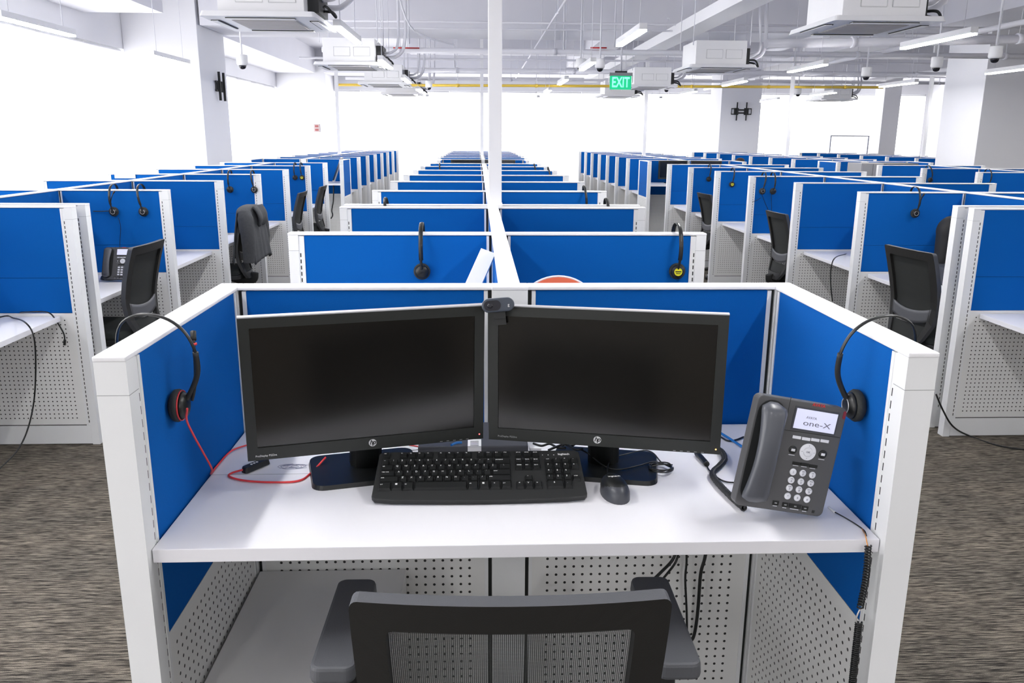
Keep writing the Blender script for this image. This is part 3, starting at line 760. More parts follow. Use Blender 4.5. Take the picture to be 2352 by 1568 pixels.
# webcam on the inner corner of the right monitor
pc = at(1144, 700, Y=1.725)
t = thing('webcam', 'small slate grey webcam clipped where the two front monitors meet', 'webcam', pc, (R(-8), R(-5), R(-2)))
MX = Matrix.Rotation(PI/2, 4, 'X')
q = MB(); q.prism(rrect(.070, .030, .0148, 8), -.012, .008, M_WEBCAM, MX); build(q, 'body', t, .003)
q = MB(); q.prism(rrect(.036, .022, .0108, 8), .008, .0095, M_LENS, MX @ Matrix.Translation((-.012, 0, 0))); build(q, 'face_plate', t)
q = MB(); q.lathe([(.0062, .0095), (.0058, .0115), (.003, .0118)], M_LENS, 20, MX @ Matrix.Translation((-.017, 0, 0))); build(q, 'lens', t)
q = MB(); text_into(q, 'g', .009, M_LOGO, MX @ Matrix.Translation((.0225, -.001, .0084))); build(q, 'badge', t)
q = MB(); q.box((-.012, .006, -.030), (.014, .020, -.012), M_BLK2); q.box((-.012, .018, -.045), (.014, .024, -.012), M_BLK2); build(q, 'clip', t)

# ------------------------------------------------------------------ keyboard
kt = R(19.5)
t = thing('computer_keyboard', 'black full-size keyboard tilted against the monitor stands on the front desk', 'keyboard', (.0005, 1.575, .9695), (kt, 0, R(.15)))
KW, KD = .450, .155
q = MB()
poly = [(-.225+.006, .004)] + [(-.219+.438*i/12, -.006*math.sin(PI*i/12)+.001) for i in range(1, 12)] + [(.219, .004), (.225, .012), (.221, .143), (.213, .150), (-.213, .150), (-.221, .143), (-.225, .012)]
q.prism(poly, 0, .0115, M_BLK2); build(q, 'case', t, .002)
u_ = .01875; K0 = Matrix.Identity(4); x0 = -.2135
def key(mb, cx, cy, wd, dp=.0155):
    a, b = wd/2, dp/2; k = len(mb.v); z0, z1 = .0115, .0175
    for zz, s_ in ((z0, 1.0), (z1, 0)):
        i_ = 0 if s_ else .0022; j_ = 0 if s_ else .0012
        for sx, sy in ((-1, -1), (1, -1), (1, 1), (-1, 1)): mb.v.append(Vector((cx+sx*(a-i_), cy+sy*(b-(i_ if sy < 0 else j_)), zz)))
    for f in ((0,3,2,1),(4,5,6,7),(0,1,5,4),(1,2,6,5),(2,3,7,6),(3,0,4,7)): mb.face(tuple(k+i for i in f), M_BLK)
rows = [
 (.1345, [(None, 0), ('esc', 1), (None, 1), ('F1', 1), ('F2', 1), ('F3', 1), ('F4', 1), (None, .5), ('F5', 1), ('F6', 1), ('F7', 1), ('F8', 1), (None, .5), ('F9', 1), ('F10', 1), ('F11', 1), ('F12', 1), (None, .45), ('prt sc', 1), ('scroll', 1), ('pause', 1)]),
 (.1115, [('~', 1)]+[(c, 1) for c in '1234567890-=']+[('backspace', 2), (None, .45), ('insert', 1), ('home', 1), ('pg up', 1), (None, .45), ('num', 1), ('/', 1), ('*', 1), ('-', 1)]),
 (.0935, [('tab', 1.5)]+[(c, 1) for c in 'QWERTYUIOP[]']+[('\\', 1.5), (None, .45), ('delete', 1), ('end', 1), ('pg dn', 1), (None, .45), ('7', 1), ('8', 1), ('9', 1), ('+', 1)]),
 (.0755, [('caps lock', 1.75)]+[(c, 1) for c in "ASDFGHJKL;'"]+[('enter', 2.25), (None, 3.9), ('4', 1), ('5', 1), ('6', 1)]),
 (.0575, [('shift', 2.25)]+[(c, 1) for c in 'ZXCVBNM,./']+[('shift', 2.75), (None, 1.45), ('^', 1), (None, 1.45), ('1', 1), ('2', 1), ('3', 1), ('enter', 1)]),
 (.0375, [('ctrl', 1.5), ('\u25a0', 1.25), ('alt', 1.25), ('', 6), ('alt', 1.25), ('\u25a0', 1.25), ('=', 1.25), ('ctrl', 1.25), (None, .45), ('<', 1), ('v', 1), ('>', 1), (None, .45), ('0', 2), ('.', 1)])]
leg = MB(); nk = 0; rest = MB()
for yy, ks in rows:
    x = x0
    for s_, w_ in ks:
        if s_ is not None and w_ > 0:
            cx = x+w_*u_/2; q = MB(); key(q, cx, yy, w_*u_-.0022, .0165 if yy > .04 else .0205)
            if nk < 100: build(q, 'key', t)
            else:
                key(rest, cx, yy, w_*u_-.0022, .0165 if yy > .04 else .0205)
            nk += 1
            if s_:
                sz = .0062 if len(s_) == 1 else .0040
                tx = x+.004 if len(s_) > 1 else cx-.002
                text_into(leg, s_.upper() if len(s_) == 1 else s_, sz, M_LOGO, Matrix.Translation((tx, yy+.0035, .0177)), align='LEFT' if len(s_) > 1 else 'CENTER')
        x += w_*u_
if rest.v: tag(build(rest, 'key', t), kind='stuff')
for s_, dx in (('logitech', .192),): text_into(leg, s_, .0082, M_LOGO, Matrix.Translation((dx-.006, .1365, .0118)), bold=.0002)
build(leg, 'key_legends', t)
q = MB()
for i in range(3): q.box((.139+i*.0125-.001, .1335, .0115), (.139+i*.0125+.001, .1355, .0119), M_LOGO)
build(q, 'indicator_lights', t)
cable('keyboard_cable', [at(1330, 1030, Z=1.02), at(1352, 1042, Z=1.0), at(1385, 1068, Z=.985), at(1420, 1078, Z=.982), at(1470, 1068, Z=.982), at(1500, 1060, Z=.981), at(1530, 1066, Z=.974)], .0017, M_BLK, 'thin grey-black keyboard cable lying over the right monitor stand')

# ------------------------------------------------------------------ mouse
t = thing('computer_mouse', 'black and grey mouse right of the front keyboard', 'mouse', (.288, 1.617, ZD), (0, 0, R(6)))
def mouse_fn(u, v):
    th = 2*PI*u; ph = v*PI/2
    a = .0295*(1+.10*math.sin(th)); b = .0565
    return (math.cos(th)*a*math.cos(ph)**.7, -math.sin(th)*b*math.cos(ph)**.7-.004*math.sin(ph), .036*math.sin(ph)**.85*(1))
q = MB(); q.grid(mouse_fn, 28, 8, M_MOUSETRIM); build(q, 'base_shell', t)
def mouse_top(u, v):
    p = mouse_fn(u, .17+.83*v); s_ = 1.02
    return (p[0]*s_*.97, p[1]*s_*.965+.0035*(1-v)+.001, p[2]*1.02+.0008)
q = MB(); q.grid(mouse_top, 28, 8, M_BLK); build(q, 'top_shell', t)
q = MB(); q.tube(smooth([(0, .030, .0295), (0, .040, .0275), (0, .048, .021)]), .0042, M_BLK2, 8); build(q, 'scroll_wheel', t)
q = MB(); text_into(q, 'logitech', .0085, M_LOGO, Matrix.Translation((0, .006, .0378))); build(q, 'lettering', t)
cable('mouse_cable', [(.283, 1.674, .984), at(1395, 1075, Z=.985), at(1405, 1053, Z=.985), at(1440, 1042, Z=.985), at(1478, 1034, Z=.985), at(1500, 1040, Z=.985), at(1520, 1062, Z=.978), at(1545, 1075, Z=.974)], .0016, M_BLK, 'thin black mouse cable arching over the right monitor stand')
pts = []
for i in range(60):
    a = i*2*PI/12; pts.append(at(1518+28*math.cos(a)*(1+.15*math.sin(i)), 1073+9*math.sin(a)+3*math.sin(i*.7), Z=.976+.0008*(i % 9)))
cable('cable_bundle', pts, .0016, M_BLK, 'coiled spare bundle of thin black cable right of the monitor stand', n=2)

# ------------------------------------------------------------------ desk phones
def phone(M, label, lit=True, simple=False):
    """M: matrix of the face, local x right, y up the face, z out of the face"""
    t = bpy.data.objects.new('desk_phone', None); col.objects.link(t); t.matrix_world = M; t.empty_display_size = .1
    tag(t, label, 'phone')
    w_, h_ = .188, .225
    U_, V_ = Vector((897, 202)), Vector((-267, 1042)); det = U_.x*V_.y-U_.y*V_.x
    def f(cx, cy):
        d = Vector((cx-800, cy-195)); a = (d.x*V_.y-d.y*V_.x)/det; b = (U_.x*d.y-U_.y*d.x)/det
        return (a-.5)*w_, (.5-b)*h_
    k = .0002045
    q = MB(); q.prism(rrect(w_, h_, .012), -.024, 0, M_PHONE); build(q, 'body', t, .002)
    q = MB(); q.prism([(-.07, -.09), (.07, -.09), (.07, .06), (-.07, .06)], -.055, -.024, M_BLK2, top=1.0); build(q, 'rear_stand', t)
    q = MB(); a, b, c = f(1120, 240), f(1045, 550), f(1615, 670)
    q.tube([(*a, .0), (*b, .0), (*c, .0)], .0006, M_GROOVE, 6); build(q, 'face_seam', t)
    # cradle recess and handset
    top, bot = f(893, 345), f(722, 1130)
    cx = (top[0]+bot[0])/2
    q = MB(); cr = [(x+cx+.004, y+(top[1]+bot[1])/2) for x, y in rrect(.056, .208, .027)]; q.prism(cr, -.001, .0008, M_BLK2); build(q, 'cradle', t)
    hs = MB(); N = 22; ring = 14; kk = []
    path = []
    y0, y1 = -.101, .101
    ym = (top[1]+bot[1])/2
    for i in range(N+1):
        s_ = i/N; y = y0+(y1-y0)*s_
        e = abs(2*s_-1); wdt = .0215+.0065*e**2.2; ln = math.sqrt(max(0, 1-max(0, (e-.86)/.14)**2)) if e > .86 else 1
        thk = (.0105+.003*e**2)*max(.35, ln); z = .016+.013*math.cos((s_-.5)*PI)**1.0-.006*(1-ln)
        path.append((y, wdt*max(.30, ln), thk, z))
    base = len(hs.v)
    for y, wd, th, z in path:
        for j in range(ring):
            a = 2*PI*j/ring; ca, sa = math.cos(a), math.sin(a)
            hs.v.append(Vector((cx+math.copysign(abs(ca)**.75, ca)*wd, ym+y, z+math.copysign(abs(sa)**.75, sa)*th)))
    for i in range(N):
        for j in range(ring):
            j2 = (j+1) % ring; hs.face((base+i*ring+j, base+i*ring+j2, base+(i+1)*ring+j2, base+(i+1)*ring+j), M_HAND, smooth=True)
    hs.face(tuple(base+j for j in reversed(range(ring))), M_HAND); hs.face(tuple(base+N*ring+j for j in range(ring)), M_HAND)
    build(hs, 'handset', t)
    # display
    q = MB(); lc = f(1363, 490); q.box((lc[0]-.047, lc[1]-.0235, 0), (lc[0]+.047, lc[1]+.0235, .0012), M_CRATE); d = build(q, 'display_frame', t)
    q = MB(); q.box((lc[0]-.0435, lc[1]-.020, .0012), (lc[0]+.0435, lc[1]+.020, .0016), M_LCD); build(q, 'display', d)
    q = MB()
    if lit:
        text_into(q, 'one-X', .020, M_LCDT, Matrix.Translation((lc[0]+.004, lc[1]-.007, .0019)) @ Matrix.Diagonal((1.15, .75, 1, 1)))
        text_into(q, 'AVAYA', .0070, M_LCDT, Matrix.Translation((lc[0]-.010, lc[1]+.0045, .0019)))
        build(q, 'display_lettering', d)
    q = MB(); p = f(1400, 345); text_into(q, 'AVAYA', .0085, M_REDP, Matrix.Translation((p[0], p[1], .0004)), bold=.0002); build(q, 'maker_lettering', t)
    q = MB(); q.prism([(x+w_/2-.0045, y+h_/2-.014) for x, y in rrect(.006, .016, .0028)], -.004, .0008, M_LEDR if not lit else mat('dark_red_lens', (0.22, 0.01, 0.02), 0.3)); build(q, 'message_lamp', t)
    for c in ((1172, 632), (1266, 655), (1360, 672), (1455, 690)):
        p = f(*c); q = MB(); q.box((p[0]-.0088, p[1]-.003, 0), (p[0]+.0088, p[1]+.003, .002), M_BTNW); build(q, 'soft_key', t, .0006)
    p = f(1283, 783); q = MB(); q.lathe([(.0170, 0), (.0168, .0018), (.0100, .0022), (.0094, .0010), (.0088, .0010), (.0084, .0026), (.001, .0028)], M_BTNW, 28, Matrix.Translation((*p, 0)), smooth=False); nv = build(q, 'navigation_ring', t)
    q = MB(); text_into(q, 'OK', .0055, M_LCDT, Matrix.Translation((p[0], p[1], .0031)))
    for a in range(4): q.box((p[0]+.0128*math.cos(a*PI/2)-.0006, p[1]+.0128*math.sin(a*PI/2)-.0006, .002), (p[0]+.0128*math.cos(a*PI/2)+.0006, p[1]+.0128*math.sin(a*PI/2)+.0006, .0024), M_LCDT)
    build(q, 'ring_marks', nv)
    for c in ((1132, 750), (1437, 818)):
        p = f(*c); q = MB(); q.lathe([(.0084, 0), (.0082, .0015), (.0070, .002), (.001, .002)], M_BLK, 22, Matrix.Translation((*p, 0))); bt = build(q, 'round_key', t)
        q = MB(); q.box((p[0]-.004, p[1]-.0025, .002), (p[0]+.004, p[1]+.0025, .0023), M_BTNW); q.box((p[0]-.0065, p[1]-.0112, 0), (p[0]+.0065, p[1]-.0100, .0003), M_BTNW); build(q, 'key_mark', bt)
    for c in ((1168, 885), (1253, 903), (1340, 927)):
        p = f(*c); q = MB(); q.box((p[0]-.0086, p[1]-.0032, 0), (p[0]+.0086, p[1]+.0032, .0015), M_BLK); bt = build(q, 'function_key', t, .0005)
        q = MB(); q.box((p[0]-.0065, p[1]-.0052, 0), (p[0]+.0055, p[1]-.0042, .0003), M_BTNW); build(q, 'key_mark', bt)
    labs = ['1', '2', '3', '4', '5', '6', '7', '8', '9', '*', '0', '#']
    sub = ['', 'ABC', 'DEF', 'GHI', 'JKL', 'MNO', 'PQRS', 'TUV', 'WXYZ', '', '', '']
    kp = [(1133, 965), (1232, 985), (1330, 1012), (1113, 1043), (1212, 1066), (1313, 1090), (1094, 1118), (1192, 1143), (1293, 1168), (1075, 1196), (1174, 1222), (1273, 1247)]
    for c, l, s2 in zip(kp, labs, sub):
        p = f(*c); q = MB()
        if simple: q.box((p[0]-.0068, p[1]-.005, 0), (p[0]+.0068, p[1]+.005, .002), M_BTNW)
        else: q.lathe([(.0070, 0), (.0068, .0017), (.0060, .0022), (.001, .0022)], M_BTNW, 20, Matrix.Translation((*p, 0)))
        bt = build(q, 'number_key', t)
        if not simple:
            q = MB(); text_into(q, l, .0058, M_LCDT, Matrix.Translation((p[0], p[1]-(.0018 if s2 else 0), .0024)))
            if s2: text_into(q, s2, .0030, M_LCDT, Matrix.Translation((p[0], p[1]+.0032, .0024)))
            build(q, 'key_print', bt)
    for c, ww in (((953, 1253), .0064), ((1051, 1280), .0060), ((1152, 1304), .0130), ((1255, 1333), .0066)):
        p = f(*c); q = MB(); q.box((p[0]-ww, p[1]-.0045, 0), (p[0]+ww, p[1]+.0045, .0018), M_BLK); bt = build(q, 'audio_key', t, .0005)
        q = MB(); q.box((p[0]-.0025, p[1]-.0012, .0018), (p[0]+.0025, p[1]+.0012, .0021), M_DIM); q.box((p[0]-ww*.7, p[1]-.0072, 0), (p[0]+ww*.7, p[1]-.0060, .0003), M_BTNW); build(q, 'key_mark', bt)
    p = f(1340, 1375); q = MB(); q.box((p[0]-.0028, p[1]-.0028, 0), (p[0]+.0028, p[1]+.0028, .0006), M_GROOVE); build(q, 'microphone_hole', t)
    return t
def face_matrix(c, a, b, r_): return Matrix.Translation(Vector(c)) @ Matrix.Rotation(R(a), 4, 'Z') @ Matrix.Rotation(R(b), 4, 'X') @ Matrix.Rotation(R(r_), 4, 'Z')
phone(face_matrix((.6125, 1.488, 1.101), 5.0, 84.7, -11.0), 'grey office desk phone propped upright at the right end of the front desk')
phone(face_matrix((-2.435, 5.60, .868), -2, 65, 0), 'grey desk phone with lit red lamp on the left cluster desk behind the chair', lit=False, simple=True)

# coiled handset cord and other phone wires
zc = ZD+.0085
P = [at(1709, 1167, Z=zc), at(1690, 1150, Z=zc), at(1665, 1126, Z=zc), at(1643, 1101, Z=zc), at(1637, 1085, Z=zc), at(1652, 1070, Z=zc), at(1664, 1055, Z=zc), at(1660, 1040, Z=zc), at(1648, 1030, Z=zc)]
p0 = Vector(P[0]); q = MB(); q.tube([p-p0 for p in coil_path(P, .0056, .0042, 9)], .0021, M_BLK, 5)
tag(build(q, 'coiled_phone_cord', None, loc=p0), 'black coiled phone cord lying on the front desk left of the phone', 'cord')
cable('phone_wire', [at(1709, 1167, Z=zc), at(1712, 1150, Z=ZD+.03), at(1716, 1135, Z=ZD+.045)], .0018, M_BLK, 'short straight end of the coiled cord up to the handset', 'cord')
cable('headset_plug', [at(1600, 1040, Z=ZD+.007), at(1612, 1052, Z=ZD+.007), at(1624, 1066, Z=ZD+.006)], .0065, M_BLK, 'thick black plug end lying under the right monitor corner', 'plug')
cable('plug_wire', [at(1624, 1066, Z=ZD+.003), at(1628, 1078, Z=ZD+.003), at(1650, 1098, Z=ZD+.003), at(1668, 1106, Z=ZD+.003), at(1690, 1108, Z=ZD+.004)], .0018, M_BLK, 'thin black wire running from the plug to under the phone')
cable('network_cable', [at(1640, 985, Z=ZD+.005), at(1665, 1000, Z=ZD+.006), at(1690, 1016, Z=ZD+.007), at(1712, 1030, Z=ZD+.006)], .0030, M_BLUEC, 'short length of blue network cable behind the phone')
cable('power_lead', [at(1655, 1003, Z=ZD+.003), at(1672, 1012, Z=ZD+.003), at(1690, 1010, Z=ZD+.003), at(1708, 1003, Z=ZD+.003)], .0022, M_BLK, 'thin black lead curving under the blue network cable')
# wire on the right and hanging broken coil at the desk corner
cable('phone_jack_wire', [at(1903, 1164, Z=ZD+.004), at(1918, 1176, Z=ZD+.003)], .0025, M_PAPER, 'short white jack end at the lower right of the phone', 'wire')
cable('frayed_wire', [at(1918, 1176, Z=ZD+.003), at(1940, 1188, Z=ZD+.003), at(1965, 1203, Z=ZD+.002), at(1985, 1218, Z=ZD+.002), at(1990, 1230, Z=ZD+.003)], .0013, M_GROOVE, 'thin frayed grey wire from the phone to the right desk corner', 'wire')
cable('copper_wire', [at(1980, 1214, Z=ZD+.003), at(1986, 1225, Z=ZD+.004), (.735, 1.40, ZD+.006), (.7355, 1.388, ZD-.01)], .0011, M_COPPER, 'bare copper strand at the right front corner of the desk', 'wire')
xh = at(1993, 1262, Y=1.385).x
P = [(xh, 1.385, .962), (xh+.002, 1.383, .90), (xh-.002, 1.383, .83)]
p0 = Vector(P[0]); q = MB(); q.tube([p-p0 for p in coil_path(P, .0054, .0058, 9)], .0018, M_BLK, 5)
tag(build(q, 'hanging_coiled_cord', None, loc=p0), 'upper half of the black coiled cord hanging off the right desk corner', 'cord')
cable('cord_hook', smooth([(xh-.002, 1.383, .828), (xh-.006, 1.383, .815), (xh-.007, 1.383, .803), (xh-.001, 1.383, .793), (xh+.001, 1.383, .80)]), .0016, M_SILVER, 'bright bare loop joining the two hanging cord halves', 'wire', n=1)
P = [(xh-.001, 1.383, .80), (xh, 1.383, .70), (xh+.004, 1.385, .5), (xh+.006, 1.385, .3)]
p0 = Vector(P[0]); q = MB(); q.tube([p-p0 for p in coil_path(P, .0058, .0044, 8)], .0019, M_BLK, 5)
tag(build(q, 'hanging_coiled_cord', None, loc=p0), 'lower tight half of the black coiled cord hanging below the desk corner', 'cord')

# ------------------------------------------------------------------ headsets
def headset(xy, rot, label, kind='plain', s=1.0, cup_x=0.0, lean=0.0, group='headsets hung on partition rails', near=False):
    """hung over a rail; local +y is the side where the ear cup hangs, x runs along the rail, origin on the rail top centre"""
    t = thing('headset', label, 'headset', (xy[0], xy[1], ZT), (0, 0, rot), group)
    P = [(0, -.060, -.052), (0, -.064, -.02), (0, -.052, .016), (0, -.025, .034), (0, .005, .037), (0, .040, .026), (0, .068, .0), (0, .083, -.040), (0, .083, -.075), (0, .076, -.100)]
    if lean: P = [(lean*(-z+.03), y, z) for x, y, z in P]
    q = MB(); q.tube(smooth(P, 4), .0048 if near else .0085, M_BLK, 8, flat=.5 if near else .24, up=(0, 1, .2)); build(q, 'headband', t)
    lx = lean*.13
    q = MB(); q.tube(smooth([P[7], P[8], P[9], (lx, .062, -.128), (lx, .052, -.140)], 4), [.006]*4+[.0058]*8+[.005]*5 if False else .0056, M_BLK2, 10, flat=.9); arm = build(q, 'slider_arm', t)
    C = Matrix.Translation((lx+cup_x, .040, -.150)) @ Matrix.Rotation(-PI/2, 4, 'X')
    q = MB(); q.lathe([(.012, -.014), (.026, -.013), (.032, -.008), (.033, 0), (.030, .005), (.024, .007)], M_CUSH, 26, C); build(q, 'ear_cushion', t)
    q = MB(); q.lathe([(.027, .006), (.0265, .010), (.022, .015), (.012, .018), (.002, .0185)], M_BLK, 26, C); cp = build(q, 'ear_cup', t)
    if kind == 'red':
        q = MB(); q.lathe([(.0305, .0040), (.0305, .0068), (.0292, .0068), (.0292, .0040)], M_REDC, 28, C); build(q, 'red_ring', cp)
    if kind in ('silver', 'silver_boom'):
        q = MB(); q.tube([C @ Vector((.0150*math.cos(a*PI/12), .0150*math.sin(a*PI/12), .0185)) for a in range(24)], .0010, M_SILVER, 6, closed=True); build(q, 'silver_ring', cp)
    if kind == 'yellow':
        q = MB(); q.lathe([(.016, .0170), (.016, .0192)], M_YEL, 20, C, smooth=False); q.box((-.012, -.003, .0192), (.012, .0015, .0196), M_BLK, C); q.box((-.009, .005, .0192), (.009, .008, .0196), M_BLK, C); build(q, 'yellow_sticker', cp)
    if kind in ('red', 'boom', 'silver_boom'):
        q = MB(); bp_ = smooth([(lx, .066, -.140), (lx, .074, -.11), (lx-.006, .076, -.07), (lx-.020, .072, -.030), (lx-.034, .068, -.008)], 4)
        q.tube(bp_, .0032, M_BLK, 8); q.tube(bp_[-4:], .0058, M_BLK2, 8); bm_ = build(q, 'microphone_boom', t)
        if kind == 'red': q = MB(); q.cyl(bp_[-5]-Vector((0, 0, .002)), bp_[-5]+Vector((0, 0, .002)), .0062, M_REDC, 10); build(q, 'red_band', bm_)
    return t
hl = headset((-.6606+T/2, 1.555), -PI/2, 'black headset with a red ring hung on the left rail of the front booth', 'red', near=True, lean=-.1)
hr = headset((.819-T/2, 1.521), PI/2, 'black headset with a silver ring hung on the right rail of the front booth', 'silver', near=True, lean=.12)
# cable of the left headset, its controller and loops on the desk
cx_ = -.575
cable('red_headset_cable', [at(430, 938, X=-.562), at(429, 965, X=-.572), at(445, 1000, X=-.574), at(470, 1045, X=-.576), at(486, 1075, X=-.578), at(484, 1088, Z=ZD+.004)], .0021, M_REDC, 'red cable hanging from the left headset down to the desk')
cable('red_headset_cable', [at(484, 1088, Z=ZD+.004), at(505, 1062, Z=ZD+.004), at(530, 1036, Z=ZD+.006), at(560, 1024, Z=ZD+.006), at(600, 1015, Z=ZD+.006)], .0021, M_REDC, 'red cable curving from the partition behind the left monitor')
cable('red_controller_cable', [at(560, 1078, Z=ZD+.009), at(532, 1086, Z=ZD+.003), at(527, 1094, Z=ZD+.003), at(560, 1103, Z=ZD+.003), at(620, 1107, Z=ZD+.003), at(685, 1104, Z=ZD+.003), at(715, 1085, Z=ZD+.003), at(748, 1050, Z=ZD+.02)], .0023, M_REDC, 'red cable looping over the desk from the controller to the left monitor stand')
a, b = at(558, 1079, Z=ZD+.010), at(616, 1055, Z=ZD+.010)
t = thing('cable_controller', 'small black inline call controller lying under the left monitor', 'controller', (a+b)/2, (0, 0, math.atan2((b-a).y, (b-a).x)))
L_ = (b-a).length/2
q = MB(); q.prism(rrect(2*L_, .020, .007), -.008, .005, M_BLK, top=.92); build(q, 'body', t, .0015)
q = MB()
for i in range(3): q.lathe([(.0028, .005), (.0026, .0058)], M_LOGO, 12, Matrix.Translation((-.012+i*.008, 0, 0)))
build(q, 'button', t)
# sketch, sheet of paper, mini computer and clutter behind the keyboard
q = MB(); random.seed(3)
c = at(676, 1071, Z=ZD+.0006)
for i in range(9):
    r_ = .006+.0028*i; P = [(r_*1.3*math.cos(a*.5+i)+.004*math.sin(i*2), r_*.55*math.sin(a*.5+i)+.002*math.cos(3*i), 0) for a in range(9)]
    q.tube(P, .0004, M_BLUEG, 4)
tag(build(q, 'ink_scribble', None, loc=c), 'faint blue ink scribble on the desk under the left monitor', 'scribble')
t = thing('mini_computer', 'flat dark grey box with a white label between the monitor stands', 'computer', (-.01, 1.90, ZD))
q = MB(); q.box((-.135, -.085, 0), (.125, .085, .034), M_CRATE); build(q, 'case', t, .004)
q = MB(); q.box((-.018, -.0858, .004), (.014, -.085, .033), M_PAPER); q.box((-.018, -.0858, .034), (.014, -.04, .0345), M_PAPER); lb = build(q, 'label', t)
q = MB()
for i in range(4): q.box((-.012, -.083+.009*i, .0346), (.008, -.080+.009*i, .0348), M_BLK)
build(q, 'label_print', lb)
q = MB(); q.box((-.045, -.03, 0), (.045, .03, .0012), M_PAPER)
tag(build(q, 'paper_sheet', None, loc=(-.19, 1.90, ZD+.001), rot=(0, 0, .3)), 'small white paper lying left of the dark mini computer', 'paper')
cable('red_patch_cable', [at(940, 1022, Z=ZD+.02), at(965, 1026, Z=ZD+.02), at(985, 1030, Z=ZD+.02)], .002, M_REDC, 'short red cable end behind the keyboard')
cable('blue_patch_cable', [at(1036, 1022, Z=ZD+.042), at(1048, 1017, Z=ZD+.044), at(1060, 1016, Z=ZD+.042)], .003, M_BLUEC, 'short blue cable end on the mini computer')
for i, (xa, ya, xb, yb, l) in enumerate(((1225, 1018, 1300, 1028, 'left'), (1260, 1030, 1330, 1016, 'middle'), (1290, 1020, 1338, 1034, 'right'))):
    P = [at(xa+(xb-xa)*k/4, ya+(yb-ya)*k/4+4*math.sin(k*2.3+i), Z=ZD+.045+.004*i) for k in range(5)]
    cable('monitor_lead', P, .0028, M_BLK, 'black lead in the tangle right of the mini computer, %s one' % l, group='tangled leads behind the keyboard')
q = MB(); q.box((-.014, -.008, 0), (.014, .008, .010), M_PAPER)
tag(build(q, 'white_plug', None, .001, loc=(.135, 1.86, ZD+.003)), 'small white plug in the tangle behind the keyboard', 'plug')
q = MB(); q.box((-.03, -.004, 0), (.03, .004, .018), M_PAPER)
tag(build(q, 'white_plug', None, .001, loc=at(1117, 991, Y=2.0)-Vector((0, 0, .02))), 'white plug glimpsed between the two monitors', 'plug')

# cables under the front desk
for P, r_, l in (([at(1556, 1255, Y=2.02), at(1545, 1285, Y=2.02), at(1520, 1312, Y=2.0), at(1490, 1340, Y=1.98), at(1440, 1380, Y=1.95)], .0045, 'left slanting black cable under the front desk'),
        ([at(1562, 1255, Y=2.02), at(1552, 1290, Y=2.02), at(1530, 1320, Y=2.0), at(1505, 1350, Y=1.98)], .0035, 'thin slanting black cable beside the thicker one under the desk'),
        ([at(1576, 1255, Y=2.03), at(1577, 1290, Y=2.03), at(1574, 1330, Y=2.03), at(1577, 1400, Y=2.03), at(1578, 1460, Y=2.03), at(1578, 1540, Y=2.03)], .0032, 'thin black cable hanging straight under the front desk'),
        ([at(1624, 1255, Y=2.03), at(1618, 1285, Y=2.03), at(1609, 1320, Y=2.03), at(1603, 1400, Y=2.03), at(1595, 1455, Y=2.03), at(1584, 1475, Y=2.03), at(1565, 1500, Y=2.03)], .0050, 'thick black cable hanging under the front desk, rightmost')):
    cable('power_cable', P, r_, M_BLK, l)
cable('floor_cable', [(.826, 1.44, .47), (.831, 1.46, .30), (.833, 1.44, .12), (.84, 1.42, .006), (.86, 1.5, .006)], .0035, M_BLK, 'black cable along the outside of the right front post')

